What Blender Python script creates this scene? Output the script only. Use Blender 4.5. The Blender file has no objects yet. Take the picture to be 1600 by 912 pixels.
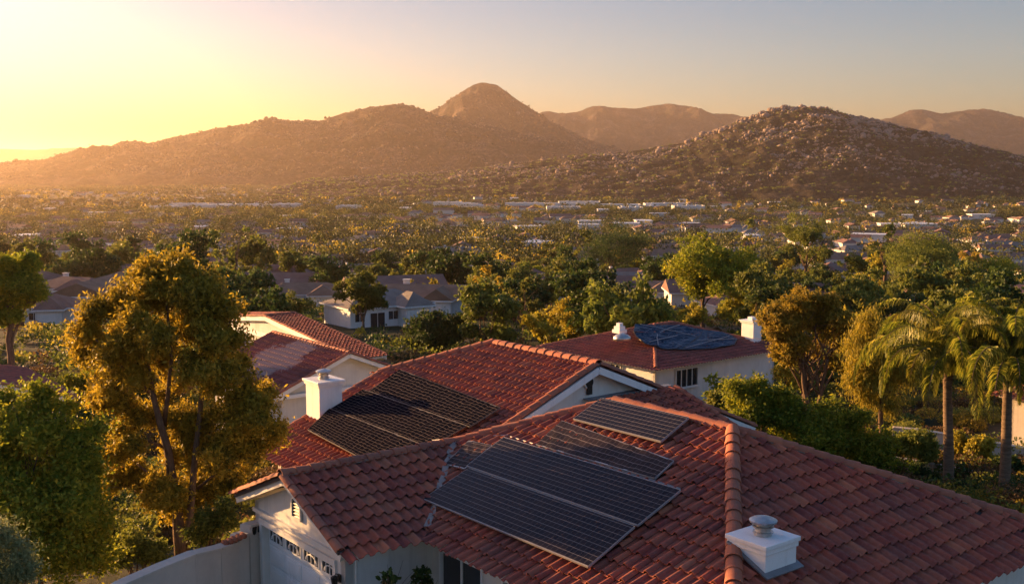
import bpy, bmesh, math, random
import numpy as np
from mathutils import Vector, Matrix

scene = bpy.context.scene
COL = scene.collection
R = math.radians

# ------------------------------------------------------------------ camera
F = 1700.0; CX, CY = 800.0, 456.0; HOR = 262.0
TILT = math.atan((CY-HOR)/F); HCAM = 12.2
cam = bpy.data.cameras.new('camera'); camo = bpy.data.objects.new('camera', cam)
COL.objects.link(camo); scene.camera = camo
camo.location = (0, 0, HCAM); camo.rotation_euler = (R(90)-TILT, 0, 0)
cam.sensor_width = 36; cam.lens = F/1600*36; cam.clip_start = 0.3; cam.clip_end = 60000
scene.render.resolution_x = 1024; scene.render.resolution_y = 583

# ------------------------------------------------------------------ sky, sun, exposure
SUN_AZ = 57.0     # degrees left of the view direction (+Y)
SUN_EL = 8.5
world = bpy.data.worlds.new('World'); scene.world = world; world.use_nodes = True
wn = world.node_tree; bg = wn.nodes['Background']
sky = wn.nodes.new('ShaderNodeTexSky'); sky.sky_type = 'NISHITA'; sky.sun_disc = False
sky.sun_elevation = R(SUN_EL); sky.sun_rotation = R(-SUN_AZ)
sky.altitude = 200; sky.air_density = 1.0; sky.dust_density = 1.15; sky.ozone_density = 2.0
tint = wn.nodes.new('ShaderNodeMix'); tint.data_type = 'RGBA'; tint.blend_type = 'MULTIPLY'
tint.inputs['Factor'].default_value = 1.0; tint.inputs['B'].default_value = (0.97, 0.84, 0.89, 1)
wn.links.new(sky.outputs['Color'], tint.inputs['A'])
hsv = wn.nodes.new('ShaderNodeHueSaturation'); hsv.inputs['Saturation'].default_value = 1.3
wn.links.new(tint.outputs['Result'], hsv.inputs['Color'])
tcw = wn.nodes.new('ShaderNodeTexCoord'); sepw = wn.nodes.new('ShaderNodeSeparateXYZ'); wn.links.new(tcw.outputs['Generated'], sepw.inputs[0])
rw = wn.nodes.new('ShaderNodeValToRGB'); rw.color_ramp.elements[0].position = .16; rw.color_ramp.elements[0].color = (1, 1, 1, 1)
rw.color_ramp.elements[1].position = .42; rw.color_ramp.elements[1].color = (2.3, 1.95, 1.75, 1); wn.links.new(sepw.outputs['Z'], rw.inputs['Fac'])  # added fill light: sky above the camera's view multiplied brighter and warmer
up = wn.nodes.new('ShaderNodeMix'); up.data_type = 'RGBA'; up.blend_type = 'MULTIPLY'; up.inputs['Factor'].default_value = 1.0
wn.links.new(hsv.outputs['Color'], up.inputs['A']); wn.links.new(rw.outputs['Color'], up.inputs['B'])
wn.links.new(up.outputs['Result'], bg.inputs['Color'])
bg.inputs['Strength'].default_value = 0.05
sl = bpy.data.lights.new('sun', 'SUN'); sl.energy = 5.0; sl.angle = R(0.6); sl.color = (1.0, 0.57, 0.23)
so = bpy.data.objects.new('sun', sl); COL.objects.link(so)
sd = Vector((-math.sin(R(SUN_AZ))*math.cos(R(SUN_EL)), math.cos(R(SUN_AZ))*math.cos(R(SUN_EL)), math.sin(R(SUN_EL))))
so.rotation_euler = sd.to_track_quat('Z', 'Y').to_euler()
scene.view_settings.view_transform = 'Standard'; scene.view_settings.look = 'None'
scene.view_settings.exposure = 1.92; scene.view_settings.gamma = 1.0
scene.view_settings.use_curve_mapping = False
scene.cycles.volume_bounces = 1
HAZE_DENSITY = 4.4e-5

# ------------------------------------------------------------------ mapping helpers
cT, sT = math.cos(TILT), math.sin(TILT)
def ray(x, y):
    X = (x-CX)/F; Z = -(y-CY)/F
    return np.array([X, cT+Z*sT, -sT+Z*cT])
def atz(x, y, z):
    r = ray(x, y); return np.array([0, 0, HCAM])+r*(z-HCAM)/r[2]
def aty(x, y, Y):
    r = ray(x, y); return np.array([0, 0, HCAM])+r*Y/r[1]
A = np.array([-1350., 1711., 0]); A /= np.linalg.norm(A)
B = np.array([A[1], -A[0], 0])
def W(u, v, z=0.): return A*u+B*v+np.array([0, 0, z])
def UV(p): return float(p@A), float(p@B), float(p[2])
ROT = math.atan2(B[1], B[0])        # local +x = B direction ; local +y = A direction

def ground_z(x, y):
    ys = np.array([-200, 27, 34, 40, 50, 60, 85, 110, 150, 250, 400, 800, 1600, 3000, 9000, 40000.])
    zs = np.array([0.3, 0, -.9, -1.7, -3.0, -4.3, -6, -7.8, -10.5, -19, -28, -40, -50, -58, -62, -62.])
    z = np.interp(y, ys, zs)
    w = np.clip((np.abs(y)-60)/200, 0, 1)
    z = z + w*(1.6*np.sin(x*.021+y*.013)+1.2*np.sin(x*.05-y*.031+1)+2.5*np.sin(x*.006+2)*np.clip(y/800, 0, 1))
    return z
def on_ground(px, py):
    r = ray(px, py); lo, hi = 5., 9000.
    o = np.array([0, 0, HCAM])
    for _ in range(60):
        m = (lo+hi)/2; p = o+r*m/r[1]
        if p[2] > ground_z(p[0], p[1]): lo = m
        else: hi = m
    p = o+r*lo/r[1]; p[2] = ground_z(p[0], p[1]); return p
def pix(p):
    d = np.array(p)-np.array([0, 0, HCAM]); k = d[1]*cT-d[2]*sT
    return CX+F*d[0]/k, CY-F*(d[1]*sT+d[2]*cT)/k

# ------------------------------------------------------------------ object helpers
def tag(o, label=None, cat=None, group=None, kind=None):
    if label: o['label'] = label
    if cat: o['category'] = cat
    if group: o['group'] = group
    if kind: o['kind'] = kind
    return o
def empty(name, loc, label, cat, group=None, rz=0.):
    o = bpy.data.objects.new(name, None); COL.objects.link(o)
    o.location = tuple(loc); o.rotation_euler = (0, 0, rz); o.empty_display_size = .5
    return tag(o, label, cat, group)

class MB:
    """collects vertices and faces of one mesh"""
    def __init__(s): s.v = []; s.f = []; s.m = []; s.sm = []; s.n = 0; s.tv = []
    def add(s, vs, fs, mat=0, smooth=False, tv=0.5):
        vs = np.asarray(vs, float).reshape(-1, 3)
        s.v.append(vs)
        for f in fs: s.f.append(tuple(int(i)+s.n for i in f)); s.m.append(mat); s.sm.append(smooth)
        s.tv.append(np.full(len(vs), tv) if np.isscalar(tv) else np.asarray(tv))
        s.n += len(vs); return s
    def box(s, c, size, ax=None, mat=0, tv=.5):
        """box centred at c, size along the three axes ax (default world)"""
        ax = np.eye(3) if ax is None else np.asarray(ax)
        h = np.array(size)/2.
        vs = [np.array(c)+ax[0]*h[0]*i+ax[1]*h[1]*j+ax[2]*h[2]*k for i in (-1, 1) for j in (-1, 1) for k in (-1, 1)]
        s.add(vs, [(0, 1, 3, 2), (4, 6, 7, 5), (0, 4, 5, 1), (2, 3, 7, 6), (0, 2, 6, 4), (1, 5, 7, 3)], mat, False, tv); return s
    def beam(s, p0, p1, w, h, mat=0, up=(0, 0, 1), tv=.5):
        p0 = np.array(p0, float); p1 = np.array(p1, float); d = p1-p0; L = np.linalg.norm(d); d /= L
        side = np.cross(d, up); side /= np.linalg.norm(side); u = np.cross(side, d)
        return s.box((p0+p1)/2, (L, w, h), (d, side, u), mat, tv)
    def tube(s, pts, rad, n=8, mat=0, smooth=True, tv=.5, cap=True):
        pts = [np.array(p, float) for p in pts]; vs = []; fs = []
        ref = np.array([0.3, 0.9, 0.1])
        for i, p in enumerate(pts):
            d = pts[min(i+1, len(pts)-1)]-pts[max(i-1, 0)]; d /= np.linalg.norm(d)+1e-9
            if abs(d@ref) > .95: ref = np.array([1., 0, .2])
            x = np.cross(d, ref); x /= np.linalg.norm(x); y = np.cross(d, x)
            r = rad[i] if hasattr(rad, '__len__') else rad
            for k in range(n):
                t = 2*math.pi*k/n; vs.append(p+r*(x*math.cos(t)+y*math.sin(t)))
        for i in range(len(pts)-1):
            for k in range(n):
                fs.append((i*n+k, i*n+(k+1) % n, (i+1)*n+(k+1) % n, (i+1)*n+k))
        if cap: fs += [tuple(range(n))[::-1], tuple(range((len(pts)-1)*n, len(pts)*n))]
        return s.add(vs, fs, mat, smooth, tv)
    def prism(s, top, bottom, mat=0, tv=.5):
        n = len(top)
        fs = [tuple(range(n)), tuple(range(2*n-1, n-1, -1))]+[(i, n+i, n+(i+1) % n, (i+1) % n) for i in range(n)]
        return s.add(list(top)+list(bottom), fs, mat, False, tv)
    def build(s, name, mats, parent=None, world_space=True, share=None):
        me = bpy.data.meshes.new(name)
        v = np.concatenate(s.v)
        if parent is not None and world_space:
            M = np.array(parent_world(parent).inverted())
            v = v@M[:3, :3].T+M[:3, 3]
        me.from_pydata(v.tolist(), [], s.f)
        for m in (mats if isinstance(mats, (list, tuple)) else [mats]): me.materials.append(m)
        me.polygons.foreach_set('material_index', s.m); me.polygons.foreach_set('use_smooth', s.sm)
        at = me.attributes.new('tv', 'FLOAT', 'POINT'); at.data.foreach_set('value', np.concatenate(s.tv).astype(np.float32))
        me.update()
        o = bpy.data.objects.new(name, me); COL.objects.link(o); o.parent = parent
        return o
def parent_world(o):
    M = Matrix.Translation(o.location) @ o.rotation_euler.to_matrix().to_4x4() @ Matrix.Diagonal((*o.scale, 1))
    return parent_world(o.parent) @ M if o.parent else M
def quads_mesh(name, V, tv, mats, parent=None, smooth=False):
    """V: (n*4,3) numpy, fast mesh of separate quads"""
    n = len(V)//4
    me = bpy.data.meshes.new(name)
    me.vertices.add(n*4); me.vertices.foreach_set('co', V.astype(np.float32).ravel())
    me.loops.add(n*4); me.loops.foreach_set('vertex_index', np.arange(n*4, dtype=np.int32))
    me.polygons.add(n); me.polygons.foreach_set('loop_start', np.arange(0, n*4, 4, dtype=np.int32))
    me.polygons.foreach_set('loop_total', np.full(n, 4, dtype=np.int32))
    me.materials.append(mats)
    at = me.attributes.new('tv', 'FLOAT', 'POINT'); at.data.foreach_set('value', tv.astype(np.float32))
    me.update(calc_edges=True); me.validate()
    o = bpy.data.objects.new(name, me); COL.objects.link(o); o.parent = parent
    return o
def copy_tree(o, parent=None):
    c = o.copy(); COL.objects.link(c); c.parent = parent
    for ch in list(o.children): copy_tree(ch, c)
    return c

# ------------------------------------------------------------------ materials
def mat(name, base=(.5, .5, .5), rough=.7, metal=0., build=None, spec=.5):
    m = bpy.data.materials.new(name); m.use_nodes = True
    nt = m.node_tree; p = nt.nodes['Principled BSDF']
    p.inputs['Base Color'].default_value = (*base, 1); p.inputs['Roughness'].default_value = rough
    p.inputs['Metallic'].default_value = metal; p.inputs['Specular IOR Level'].default_value = spec
    if build: build(nt, p)
    return m
def N(nt, t, **kw):
    n = nt.nodes.new(t)
    for k, v in kw.items():
        if k in n.inputs: n.inputs[k].default_value = v
        else: setattr(n, k, v)
    return n
def ramp(nt, fac, stops):
    r = nt.nodes.new('ShaderNodeValToRGB'); cr = r.color_ramp
    while len(cr.elements) < len(stops): cr.elements.new(.5)
    for e, (p, c) in zip(cr.elements, stops): e.position = p; e.color = (*c, 1)
    nt.links.new(fac, r.inputs['Fac']); return r
def mixc(nt, a, b, fac, mode='MIX'):
    n = nt.nodes.new('ShaderNodeMix'); n.data_type = 'RGBA'; n.blend_type = mode
    for s, v in (('A', a), ('B', b)):
        if isinstance(v, tuple): n.inputs[s].default_value = (*v, 1)
        else: nt.links.new(v, n.inputs[s])
    if isinstance(fac, (int, float)): n.inputs['Factor'].default_value = fac
    else: nt.links.new(fac, n.inputs['Factor'])
    return n.outputs['Result']
def noise(nt, scale, detail=4, rough=.6, vec=None, dim='3D'):
    n = nt.nodes.new('ShaderNodeTexNoise'); n.inputs['Scale'].default_value = scale
    n.inputs['Detail'].default_value = detail; n.inputs['Roughness'].default_value = rough
    if vec is not None: nt.links.new(vec, n.inputs['Vector'])
    return n.outputs['Fac']
def objco(nt): return nt.nodes.new('ShaderNodeTexCoord').outputs['Object']
def bump(nt, p, h, strength=.3, dist=.02):
    b = nt.nodes.new('ShaderNodeBump'); b.inputs['Strength'].default_value = strength; b.inputs['Distance'].default_value = dist
    nt.links.new(h, b.inputs['Height']); nt.links.new(b.outputs['Normal'], p.inputs['Normal'])
def tvout(nt):
    a = nt.nodes.new('ShaderNodeAttribute'); a.attribute_name = 'tv'; return a.outputs['Fac']

def tile_mat(name, cols, dirt=(.09, .07, .06)):
    def b(nt, p):
        oc = objco(nt)
        r = ramp(nt, tvout(nt), [(i/(len(cols)-1), c) for i, c in enumerate(cols)])
        big = ramp(nt, noise(nt, .55, 5, .65, oc), [(.35, (0, 0, 0)), (.7, (1, 1, 1))])
        c = mixc(nt, r.outputs['Color'], dirt, mulv(nt, big.outputs['Color'], .5))
        sp = ramp(nt, noise(nt, 9, 6, .7, oc), [(.45, (0, 0, 0)), (.72, (1, 1, 1))])
        c = mixc(nt, c, (.44, .24, .17), mulv(nt, sp.outputs['Color'], .22))
        nt.links.new(c, p.inputs['Base Color'])
        bump(nt, p, noise(nt, 26, 5, .7, oc), .35, .012)
    return mat(name, rough=.8, build=b, spec=.2)
def mulv(nt, s, k):
    m = nt.nodes.new('ShaderNodeMath'); m.operation = 'MULTIPLY'; m.inputs[1].default_value = k
    nt.links.new(s, m.inputs[0]); return m.outputs[0]
RED = [(.22, .045, .034), (.29, .058, .036), (.37, .080, .044), (.43, .105, .052), (.27, .066, .046), (.48, .145, .072)]
M_TILE = tile_mat('terracotta_tiles', RED)
M_TILE2 = tile_mat('dark_red_tiles', [(.17, .045, .042), (.24, .062, .052), (.30, .08, .065), (.21, .062, .058)])
M_TILE3 = tile_mat('patched_tiles', [(.17, .045, .042), (.24, .062, .052), (.30, .08, .065), (.21, .062, .058)])
M_CAP = tile_mat('ridge_tiles', [(.30, .085, .05), (.44, .14, .07), (.37, .11, .06)])
def stucco_b(c0, c1):
    def b(nt, p):
        oc = objco(nt)
        n1 = ramp(nt, noise(nt, .8, 6, .7, oc), [(.3, c0), (.75, c1)])
        mp = N(nt, 'ShaderNodeMapping'); mp.inputs['Scale'].default_value = (2.2, 2.2, .18); nt.links.new(oc, mp.inputs['Vector'])
        st = ramp(nt, noise(nt, 1.6, 4, .6, mp.outputs['Vector']), [(.52, (0, 0, 0)), (.8, (1, 1, 1))])
        c = mixc(nt, n1.outputs['Color'], tuple(x*.55 for x in c0), mulv(nt, st.outputs['Color'], .4))
        nt.links.new(c, p.inputs['Base Color'])
        bump(nt, p, noise(nt, 38, 6, .75, oc), .5, .012)
    return b
M_STUCCO = mat('stucco', rough=.85, build=stucco_b((.60, .56, .50), (.72, .69, .64)), spec=.2)
M_STUCCO2 = mat('grey_stucco', rough=.85, build=stucco_b((.48, .41, .34), (.63, .55, .46)), spec=.2)
M_WHITE = mat('white_paint', rough=.5, build=stucco_b((.70, .68, .65), (.80, .79, .77)), spec=.35)
M_TRIM = mat('trim_paint', rough=.5, build=stucco_b((.62, .58, .52), (.74, .71, .67)), spec=.35)
M_DECK = mat('roof_underlay', (.07, .05, .045), .9)
M_MORTAR = mat('mortar', rough=.9, build=stucco_b((.22, .17, .15), (.34, .27, .23)))
M_GLASS = mat('window_glass', (.02, .025, .03), .08, spec=.8)
M_DARK = mat('dark_metal', (.03, .028, .027), .45, .6)
def galv_b(nt, p):
    r = ramp(nt, noise(nt, 6, 5, .7, objco(nt)), [(.3, (.33, .31, .29)), (.7, (.55, .53, .50))]); nt.links.new(r.outputs['Color'], p.inputs['Base Color'])
M_GALV = mat('galvanised_metal', rough=.38, metal=.85, build=galv_b)
M_LEAD = mat('valley_flashing', rough=.55, metal=.3, build=stucco_b((.16, .15, .15), (.27, .26, .26)))
M_CURTAIN = mat('curtain', (.35, .30, .24), .9)

def panel_mat(name, cell, line, colA, colB, lw=.07, rough=.22, wav=0., spec=.05):
    """solar glass: grid of cells read from the sheet's own u,v (metres)"""
    def b(nt, p):
        uv = nt.nodes.new('ShaderNodeUVMap').outputs['UV']
        if wav:
            nz = nt.nodes.new('ShaderNodeTexNoise'); nz.inputs['Scale'].default_value = 2.5; nt.links.new(uv, nz.inputs['Vector'])
            vm = nt.nodes.new('ShaderNodeVectorMath'); vm.operation = 'MULTIPLY_ADD'
            nt.links.new(nz.outputs['Color'], vm.inputs[0]); vm.inputs[1].default_value = (wav, wav, 0); nt.links.new(uv, vm.inputs[2]); uv = vm.outputs[0]
        s = nt.nodes.new('ShaderNodeSeparateXYZ'); nt.links.new(uv, s.inputs[0])
        outs = []
        for ax, cs, w in (('X', cell[0], lw*.7), ('Y', cell[1], lw)):
            d = nt.nodes.new('ShaderNodeMath'); d.operation = 'DIVIDE'; d.inputs[1].default_value = cs; nt.links.new(s.outputs[ax], d.inputs[0])
            fr = nt.nodes.new('ShaderNodeMath'); fr.operation = 'FRACT'; nt.links.new(d.outputs[0], fr.inputs[0])
            lt = nt.nodes.new('ShaderNodeMath'); lt.operation = 'LESS_THAN'; lt.inputs[1].default_value = w; nt.links.new(fr.outputs[0], lt.inputs[0])
            outs.append(mulv(nt, lt.outputs[0], 1.0 if ax == 'Y' else .45))
        mx = nt.nodes.new('ShaderNodeMath'); mx.operation = 'MAXIMUM'; nt.links.new(outs[0], mx.inputs[0]); nt.links.new(outs[1], mx.inputs[1])
        base = ramp(nt, noise(nt, 1.1, 3, .5, uv), [(.35, colA), (.65, colB)])
        c = mixc(nt, base.outputs['Color'], line, mx.outputs[0])
        nt.links.new(c, p.inputs['Base Color'])
        rr = ramp(nt, noise(nt, 3, 4, .6, uv), [(.3, (rough,)*3), (.8, (rough+.22,)*3)]); nt.links.new(rr.outputs['Color'], p.inputs['Roughness'])
    return mat(name, build=b, spec=spec)
M_PV = panel_mat('solar_cells', (.165, .165), (.19, .165, .155), (.008, .008, .014), (.014, .011, .016), .075)
M_PV_OLD = panel_mat('weathered_solar_cells', (.165, .165), (.16, .13, .125), (.014, .011, .014), (.032, .020, .021), .10, .4, .10)
M_PV_BLUE = panel_mat('blue_solar_cells', (.5, .30), (.13, .17, .22), (.016, .034, .062), (.028, .055, .09), .10, .35, .25)
M_NET = panel_mat('solar_mat_tubes', (.30, .15), (.11, .088, .084), (.004, .005, .009), (.009, .008, .012), .12, .85, .18, 0.)
M_FRAME = mat('panel_frame', (.34, .32, .31), .45, .5)

def leaf_mat(name, cols, trans=.35, rough=.6):
    def b(nt, p):
        r = ramp(nt, tvout(nt), [(i/(len(cols)-1), c) for i, c in enumerate(cols)])
        oi = nt.nodes.new('ShaderNodeObjectInfo')
        hs = nt.nodes.new('ShaderNodeHueSaturation')
        mr = nt.nodes.new('ShaderNodeMapRange'); mr.inputs['To Min'].default_value = .490; mr.inputs['To Max'].default_value = .520
        nt.links.new(oi.outputs['Random'], mr.inputs['Value']); nt.links.new(mr.outputs[0], hs.inputs['Hue'])
        m2 = nt.nodes.new('ShaderNodeMath'); m2.operation = 'MULTIPLY_ADD'; m2.inputs[1].default_value = .55; m2.inputs[2].default_value = .98
        w = nt.nodes.new('ShaderNodeTexWhiteNoise'); w.noise_dimensions = '1D'; nt.links.new(oi.outputs['Random'], w.inputs['W'])
        nt.links.new(w.outputs['Value'], m2.inputs[0]); nt.links.new(m2.outputs[0], hs.inputs['Value'])
        nt.links.new(r.outputs['Color'], hs.inputs['Color'])
        nt.links.new(hs.outputs['Color'], p.inputs['Base Color'])
        tr = nt.nodes.new('ShaderNodeBsdfTranslucent'); nt.links.new(hs.outputs['Color'], tr.inputs['Color'])
        mx = nt.nodes.new('ShaderNodeMixShader'); mx.inputs[0].default_value = trans
        nt.links.new(p.outputs[0], mx.inputs[1]); nt.links.new(tr.outputs[0], mx.inputs[2])
        nt.links.new(mx.outputs[0], nt.nodes['Material Output'].inputs['Surface'])
    return mat(name, rough=rough, build=b, spec=.25)
L_GOLD = leaf_mat('golden_leaves', [(.10, .095, .014), (.23, .190, .022), (.38, .270, .030), (.27, .235, .034)], .5)
L_TREE = leaf_mat('amber_leaves', [(.10, .085, .014), (.26, .175, .020), (.44, .275, .028), (.34, .225, .03)], .5)
L_FARD = leaf_mat('far_dark_leaves', [(.016, .024, .008), (.034, .045, .012), (.06, .068, .016)], .3)
L_FARO = leaf_mat('far_olive_leaves', [(.030, .036, .010), (.065, .066, .015), (.12, .105, .02)], .35)
L_OLIVE = leaf_mat('olive_leaves', [(.045, .060, .012), (.10, .112, .018), (.17, .165, .026), (.12, .135, .028)], .45)
L_DARK = leaf_mat('dark_leaves', [(.018, .034, .009), (.042, .066, .013), (.075, .100, .018)], .35)
L_BRIGHT = leaf_mat('bright_leaves', [(.06, .09, .010), (.16, .185, .015), (.34, .29, .024)], .5)
L_GREY = leaf_mat('greygreen_leaves', [(.09, .11, .045), (.14, .15, .06), (.20, .20, .08)], .35)
L_BROWN = leaf_mat('brown_leaves', [(.06, .04, .015), (.11, .065, .022), (.15, .09, .03)], .4)
L_PALM = leaf_mat('palm_leaves', [(.07, .09, .012), (.16, .165, .020), (.30, .25, .036)], .5, .45)
def bark_b(c0, c1, s=(6, 6, 1.2)):
    def b(nt, p):
        mp = N(nt, 'ShaderNodeMapping'); mp.inputs['Scale'].default_value = s; nt.links.new(objco(nt), mp.inputs['Vector'])
        n = noise(nt, 1.5, 6, .7, mp.outputs['Vector'])
        r = ramp(nt, n, [(.3, c0), (.7, c1)]); nt.links.new(r.outputs['Color'], p.inputs['Base Color']); bump(nt, p, n, .8, .05)
    return b
M_BARK = mat('bark', rough=.9, build=bark_b((.07, .045, .03), (.20, .13, .085)), spec=.1)
M_PALMBARK = mat('palm_bark', rough=.9, build=bark_b((.08, .055, .035), (.22, .15, .10), (1.5, 1.5, 9)), spec=.1)

def ground_b(nt, p):
    oc = objco(nt)
    a = ramp(nt, noise(nt, .035, 8, .68, oc), [(.34, (.025, .034, .012)), (.48, (.05, .05, .022)), (.58, (.11, .082, .048)), (.70, (.20, .15, .10))])
    c = ramp(nt, noise(nt, .9, 6, .75, oc), [(.35, (.45, .45, .45)), (.7, (1, 1, 1))])
    c2 = mixc(nt, a.outputs['Color'], c.outputs['Color'], .6, 'MULTIPLY')
    nt.links.new(c2, p.inputs['Base Color']); bump(nt, p, noise(nt, 2.5, 6, .7, oc), .6, .15)
M_GROUND = mat('earth_and_scrub', rough=.95, build=ground_b, spec=.1)
def conc_b(nt, p):
    oc = objco(nt)
    a = ramp(nt, noise(nt, .7, 6, .7, oc), [(.3, (.16, .135, .11)), (.7, (.30, .26, .22))])
    nt.links.new(a.outputs['Color'], p.inputs['Base Color']); bump(nt, p, noise(nt, 12, 5, .7, oc), .3, .01)
M_CONC = mat('old_concrete', rough=.9, build=conc_b)
def hill_mat(name, c0, c1, c2, s1, s2):
    def b(nt, p):
        oc = objco(nt)
        a = ramp(nt, noise(nt, s1, 8, .7, oc), [(.36, c0), (.52, c1), (.66, c2)])
        d = ramp(nt, noise(nt, s2, 6, .8, oc), [(.42, (.28, .28, .28)), (.6, (1.2, 1.2, 1.2))])
        nt.links.new(mixc(nt, a.outputs['Color'], d.outputs['Color'], .8, 'MULTIPLY'), p.inputs['Base Color'])
        bump(nt, p, noise(nt, s2*.6, 8, .75, oc), 1.0, 26)
    return mat(name, rough=.95, build=b, spec=.05)
M_MTN = hill_mat('mountain_scrub', (.035, .035, .022), (.085, .062, .042), (.20, .135, .095), .006, .055)
M_BHILL = hill_mat('boulder_hill_scrub', (.035, .034, .018), (.070, .056, .034), (.16, .115, .078), .012, .06)
def boulder_b(nt, p):
    oc = objco(nt)
    a = ramp(nt, noise(nt, .12, 7, .7, oc), [(.3, (.15, .11, .085)), (.7, (.34, .25, .195))]); nt.links.new(a.outputs['Color'], p.inputs['Base Color'])
    bump(nt, p, noise(nt, .3, 6, .7, oc), .8, 1.5)
M_BOULDER = mat('granite', rough=.9, build=boulder_b, spec=.15)

M_MROCK = mat('mountain_rock', rough=.95, build=lambda nt, p: nt.links.new(ramp(nt, noise(nt, .02, 6, .8, objco(nt)), [(.4, (.035, .035, .02)), (.5, (.10, .075, .05)), (.62, (.26, .19, .14))]).outputs['Color'], p.inputs['Base Color']), spec=.05)
# ------------------------------------------------------------------ numpy noise
def vnoise(x, y, seed=0):
    xi = np.floor(x).astype(np.int64); yi = np.floor(y).astype(np.int64); xf = x-xi; yf = y-yi
    def h(a, b):
        n = (a*374761393+b*668265263+seed*1442695041) & 0xffffffff
        n = ((n ^ (n >> 13))*1274126177) & 0xffffffff
        return ((n ^ (n >> 16)) & 0xffff)/65535.
    sx = xf*xf*(3-2*xf); sy = yf*yf*(3-2*yf)
    return (h(xi, yi)*(1-sx)+h(xi+1, yi)*sx)*(1-sy)+(h(xi, yi+1)*(1-sx)+h(xi+1, yi+1)*sx)*sy
def fbm(x, y, o=5, seed=0, ridged=False):
    s = 0; a = 1; t = 0
    for i in range(o):
        n = vnoise(x*2**i, y*2**i, seed+i)
        if ridged: n = 1-abs(2*n-1)
        s = s+a*n; t += a; a *= .52
    return s/t
def grid_mesh(name, X, Y, Z, material, smooth=True):
    ny, nx = X.shape
    me = bpy.data.meshes.new(name)
    V = np.stack([X, Y, Z], -1).reshape(-1, 3)
    i = np.arange((ny-1)*(nx-1)); r = i//(nx-1); c = i % (nx-1); b0 = r*nx+c
    Fq = np.stack([b0, b0+1, b0+nx+1, b0+nx], -1)
    me.vertices.add(len(V)); me.vertices.foreach_set('co', V.astype(np.float32).ravel())
    me.loops.add(Fq.size); me.loops.foreach_set('vertex_index', Fq.astype(np.int32).ravel())
    me.polygons.add(len(Fq)); me.polygons.foreach_set('loop_start', np.arange(0, Fq.size, 4, dtype=np.int32))
    me.polygons.foreach_set('loop_total', np.full(len(Fq), 4, dtype=np.int32))
    me.polygons.foreach_set('use_smooth', np.full(len(Fq), smooth))
    me.materials.append(material); me.update(calc_edges=True)
    o = bpy.data.objects.new(name, me); COL.objects.link(o); return o

# ------------------------------------------------------------------ ground sheet
ys = np.concatenate([np.linspace(-150, 60, 60), 60*np.power(40000/60., np.linspace(0, 1, 260))[1:]])
ts = np.linspace(-1, 1, 241)
Yg, Tg = np.meshgrid(ys, ts, indexing='ij')
half = 220+np.abs(Yg)*1.1
Xg = Tg*half
g = grid_mesh('ground', Xg, Yg, ground_z(Xg, Yg)+(.25*(fbm(Xg*.2, Yg*.2, 3)-.5)*np.clip((Yg-45)/20, 0, 1)), M_GROUND); tag(g, kind='structure')

# ------------------------------------------------------------------ mountains
def mountain(name, sil, dist, depth, material, rough, seed, nx=420, ny=110, base=-75, gul=.3, front_pow=1.3, zmin=None):
    sil = np.array(sil, float)
    px = np.linspace(sil[0, 0], sil[-1, 0], nx)
    # smooth profile through the points
    py = np.interp(px, sil[:, 0], sil[:, 1])
    k = np.hanning(9); k /= k.sum(); py = np.convolve(np.pad(py, 4, mode='edge'), k, 'valid')
    xw = np.array([aty(a, b_, dist)[0] for a, b_ in zip(px, py)])
    zc = np.array([aty(a, b_, dist)[2] for a, b_ in zip(px, py)])
    t = np.linspace(-1, 1, ny)
    T, I = np.meshgrid(t, np.arange(nx), indexing='ij')
    X = xw[I]*(1+0*T)
    # spread outward at the foot so that slopes have real depth
    wob = (fbm(X/depth*2.2, X*0+seed, 3, seed)-.5)*depth*.3
    Y = dist+T*depth+wob*(1-np.abs(T)**2)*.0
    f = np.where(T < 0, (1-np.abs(T))**front_pow, (1-np.abs(T))**1.2)
    rel = np.maximum(zc[I]-base, 0)
    n1 = fbm(X/depth*4, Y/depth*4, 6, seed, True)-.55
    n2 = fbm(X/depth*16, Y/depth*16, 5, seed+9, True)-.5
    edge = np.clip(np.abs(T)*5, 0, 1)
    Z = base+rel*f*(1+gul*n1*edge*2.0*(1-np.abs(T)*.4))+rough*n2*np.clip(rel/150, 0.1, 1)*(.35+.65*edge)*np.clip((1-np.abs(T))*4, 0, 1)
    Z = np.where(np.abs(T) > .995, base-20, Z)
    o = grid_mesh(name, X, Y, Z, material); tag(o, kind='structure'); return X, Y, Z
mountain('mountain_horizon_ridge', [(-400, 238), (0, 232), (60, 234), (120, 230), (165, 231), (230, 238), (400, 258)], 15000, 2500, M_MTN, 40, 3, 160, 50)
mountain('mountain_far_ridge', [(640, 262), (800, 198), (850, 174), (890, 178), (930, 166), (960, 169), (990, 171), (1020, 166), (1045, 161), (1080, 168), (1120, 177), (1165, 181), (1250, 198), (1340, 192), (1390, 186), (1425, 170), (1445, 173), (1470, 178), (1510, 173), (1545, 170), (1580, 180), (1620, 190), (1750, 200), (1900, 240)], 9500, 2300, M_MTN, 80, 11)
mA = mountain('mountain_round_peak', [(480, 262), (600, 205), (668, 177), (690, 166), (720, 143), (740, 131), (755, 128), (775, 131), (800, 149), (830, 170), (860, 188), (900, 210), (940, 227), (980, 238), (1050, 250), (1200, 270)], 6800, 1800, M_MTN, 60, 21)
mB = mountain('mountain_long_ridge', [(-500, 262), (-200, 260), (0, 256), (60, 252), (110, 246), (150, 237), (180, 227), (205, 221), (222, 224), (235, 226), (265, 217), (300, 211), (340, 202), (365, 198), (390, 196), (425, 185), (445, 189), (460, 191), (500, 191), (535, 177), (580, 168), (620, 163), (650, 168), (668, 177), (720, 188), (800, 205), (900, 228), (990, 246), (1100, 262)], 5400, 1500, M_MTN, 55, 31)
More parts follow.
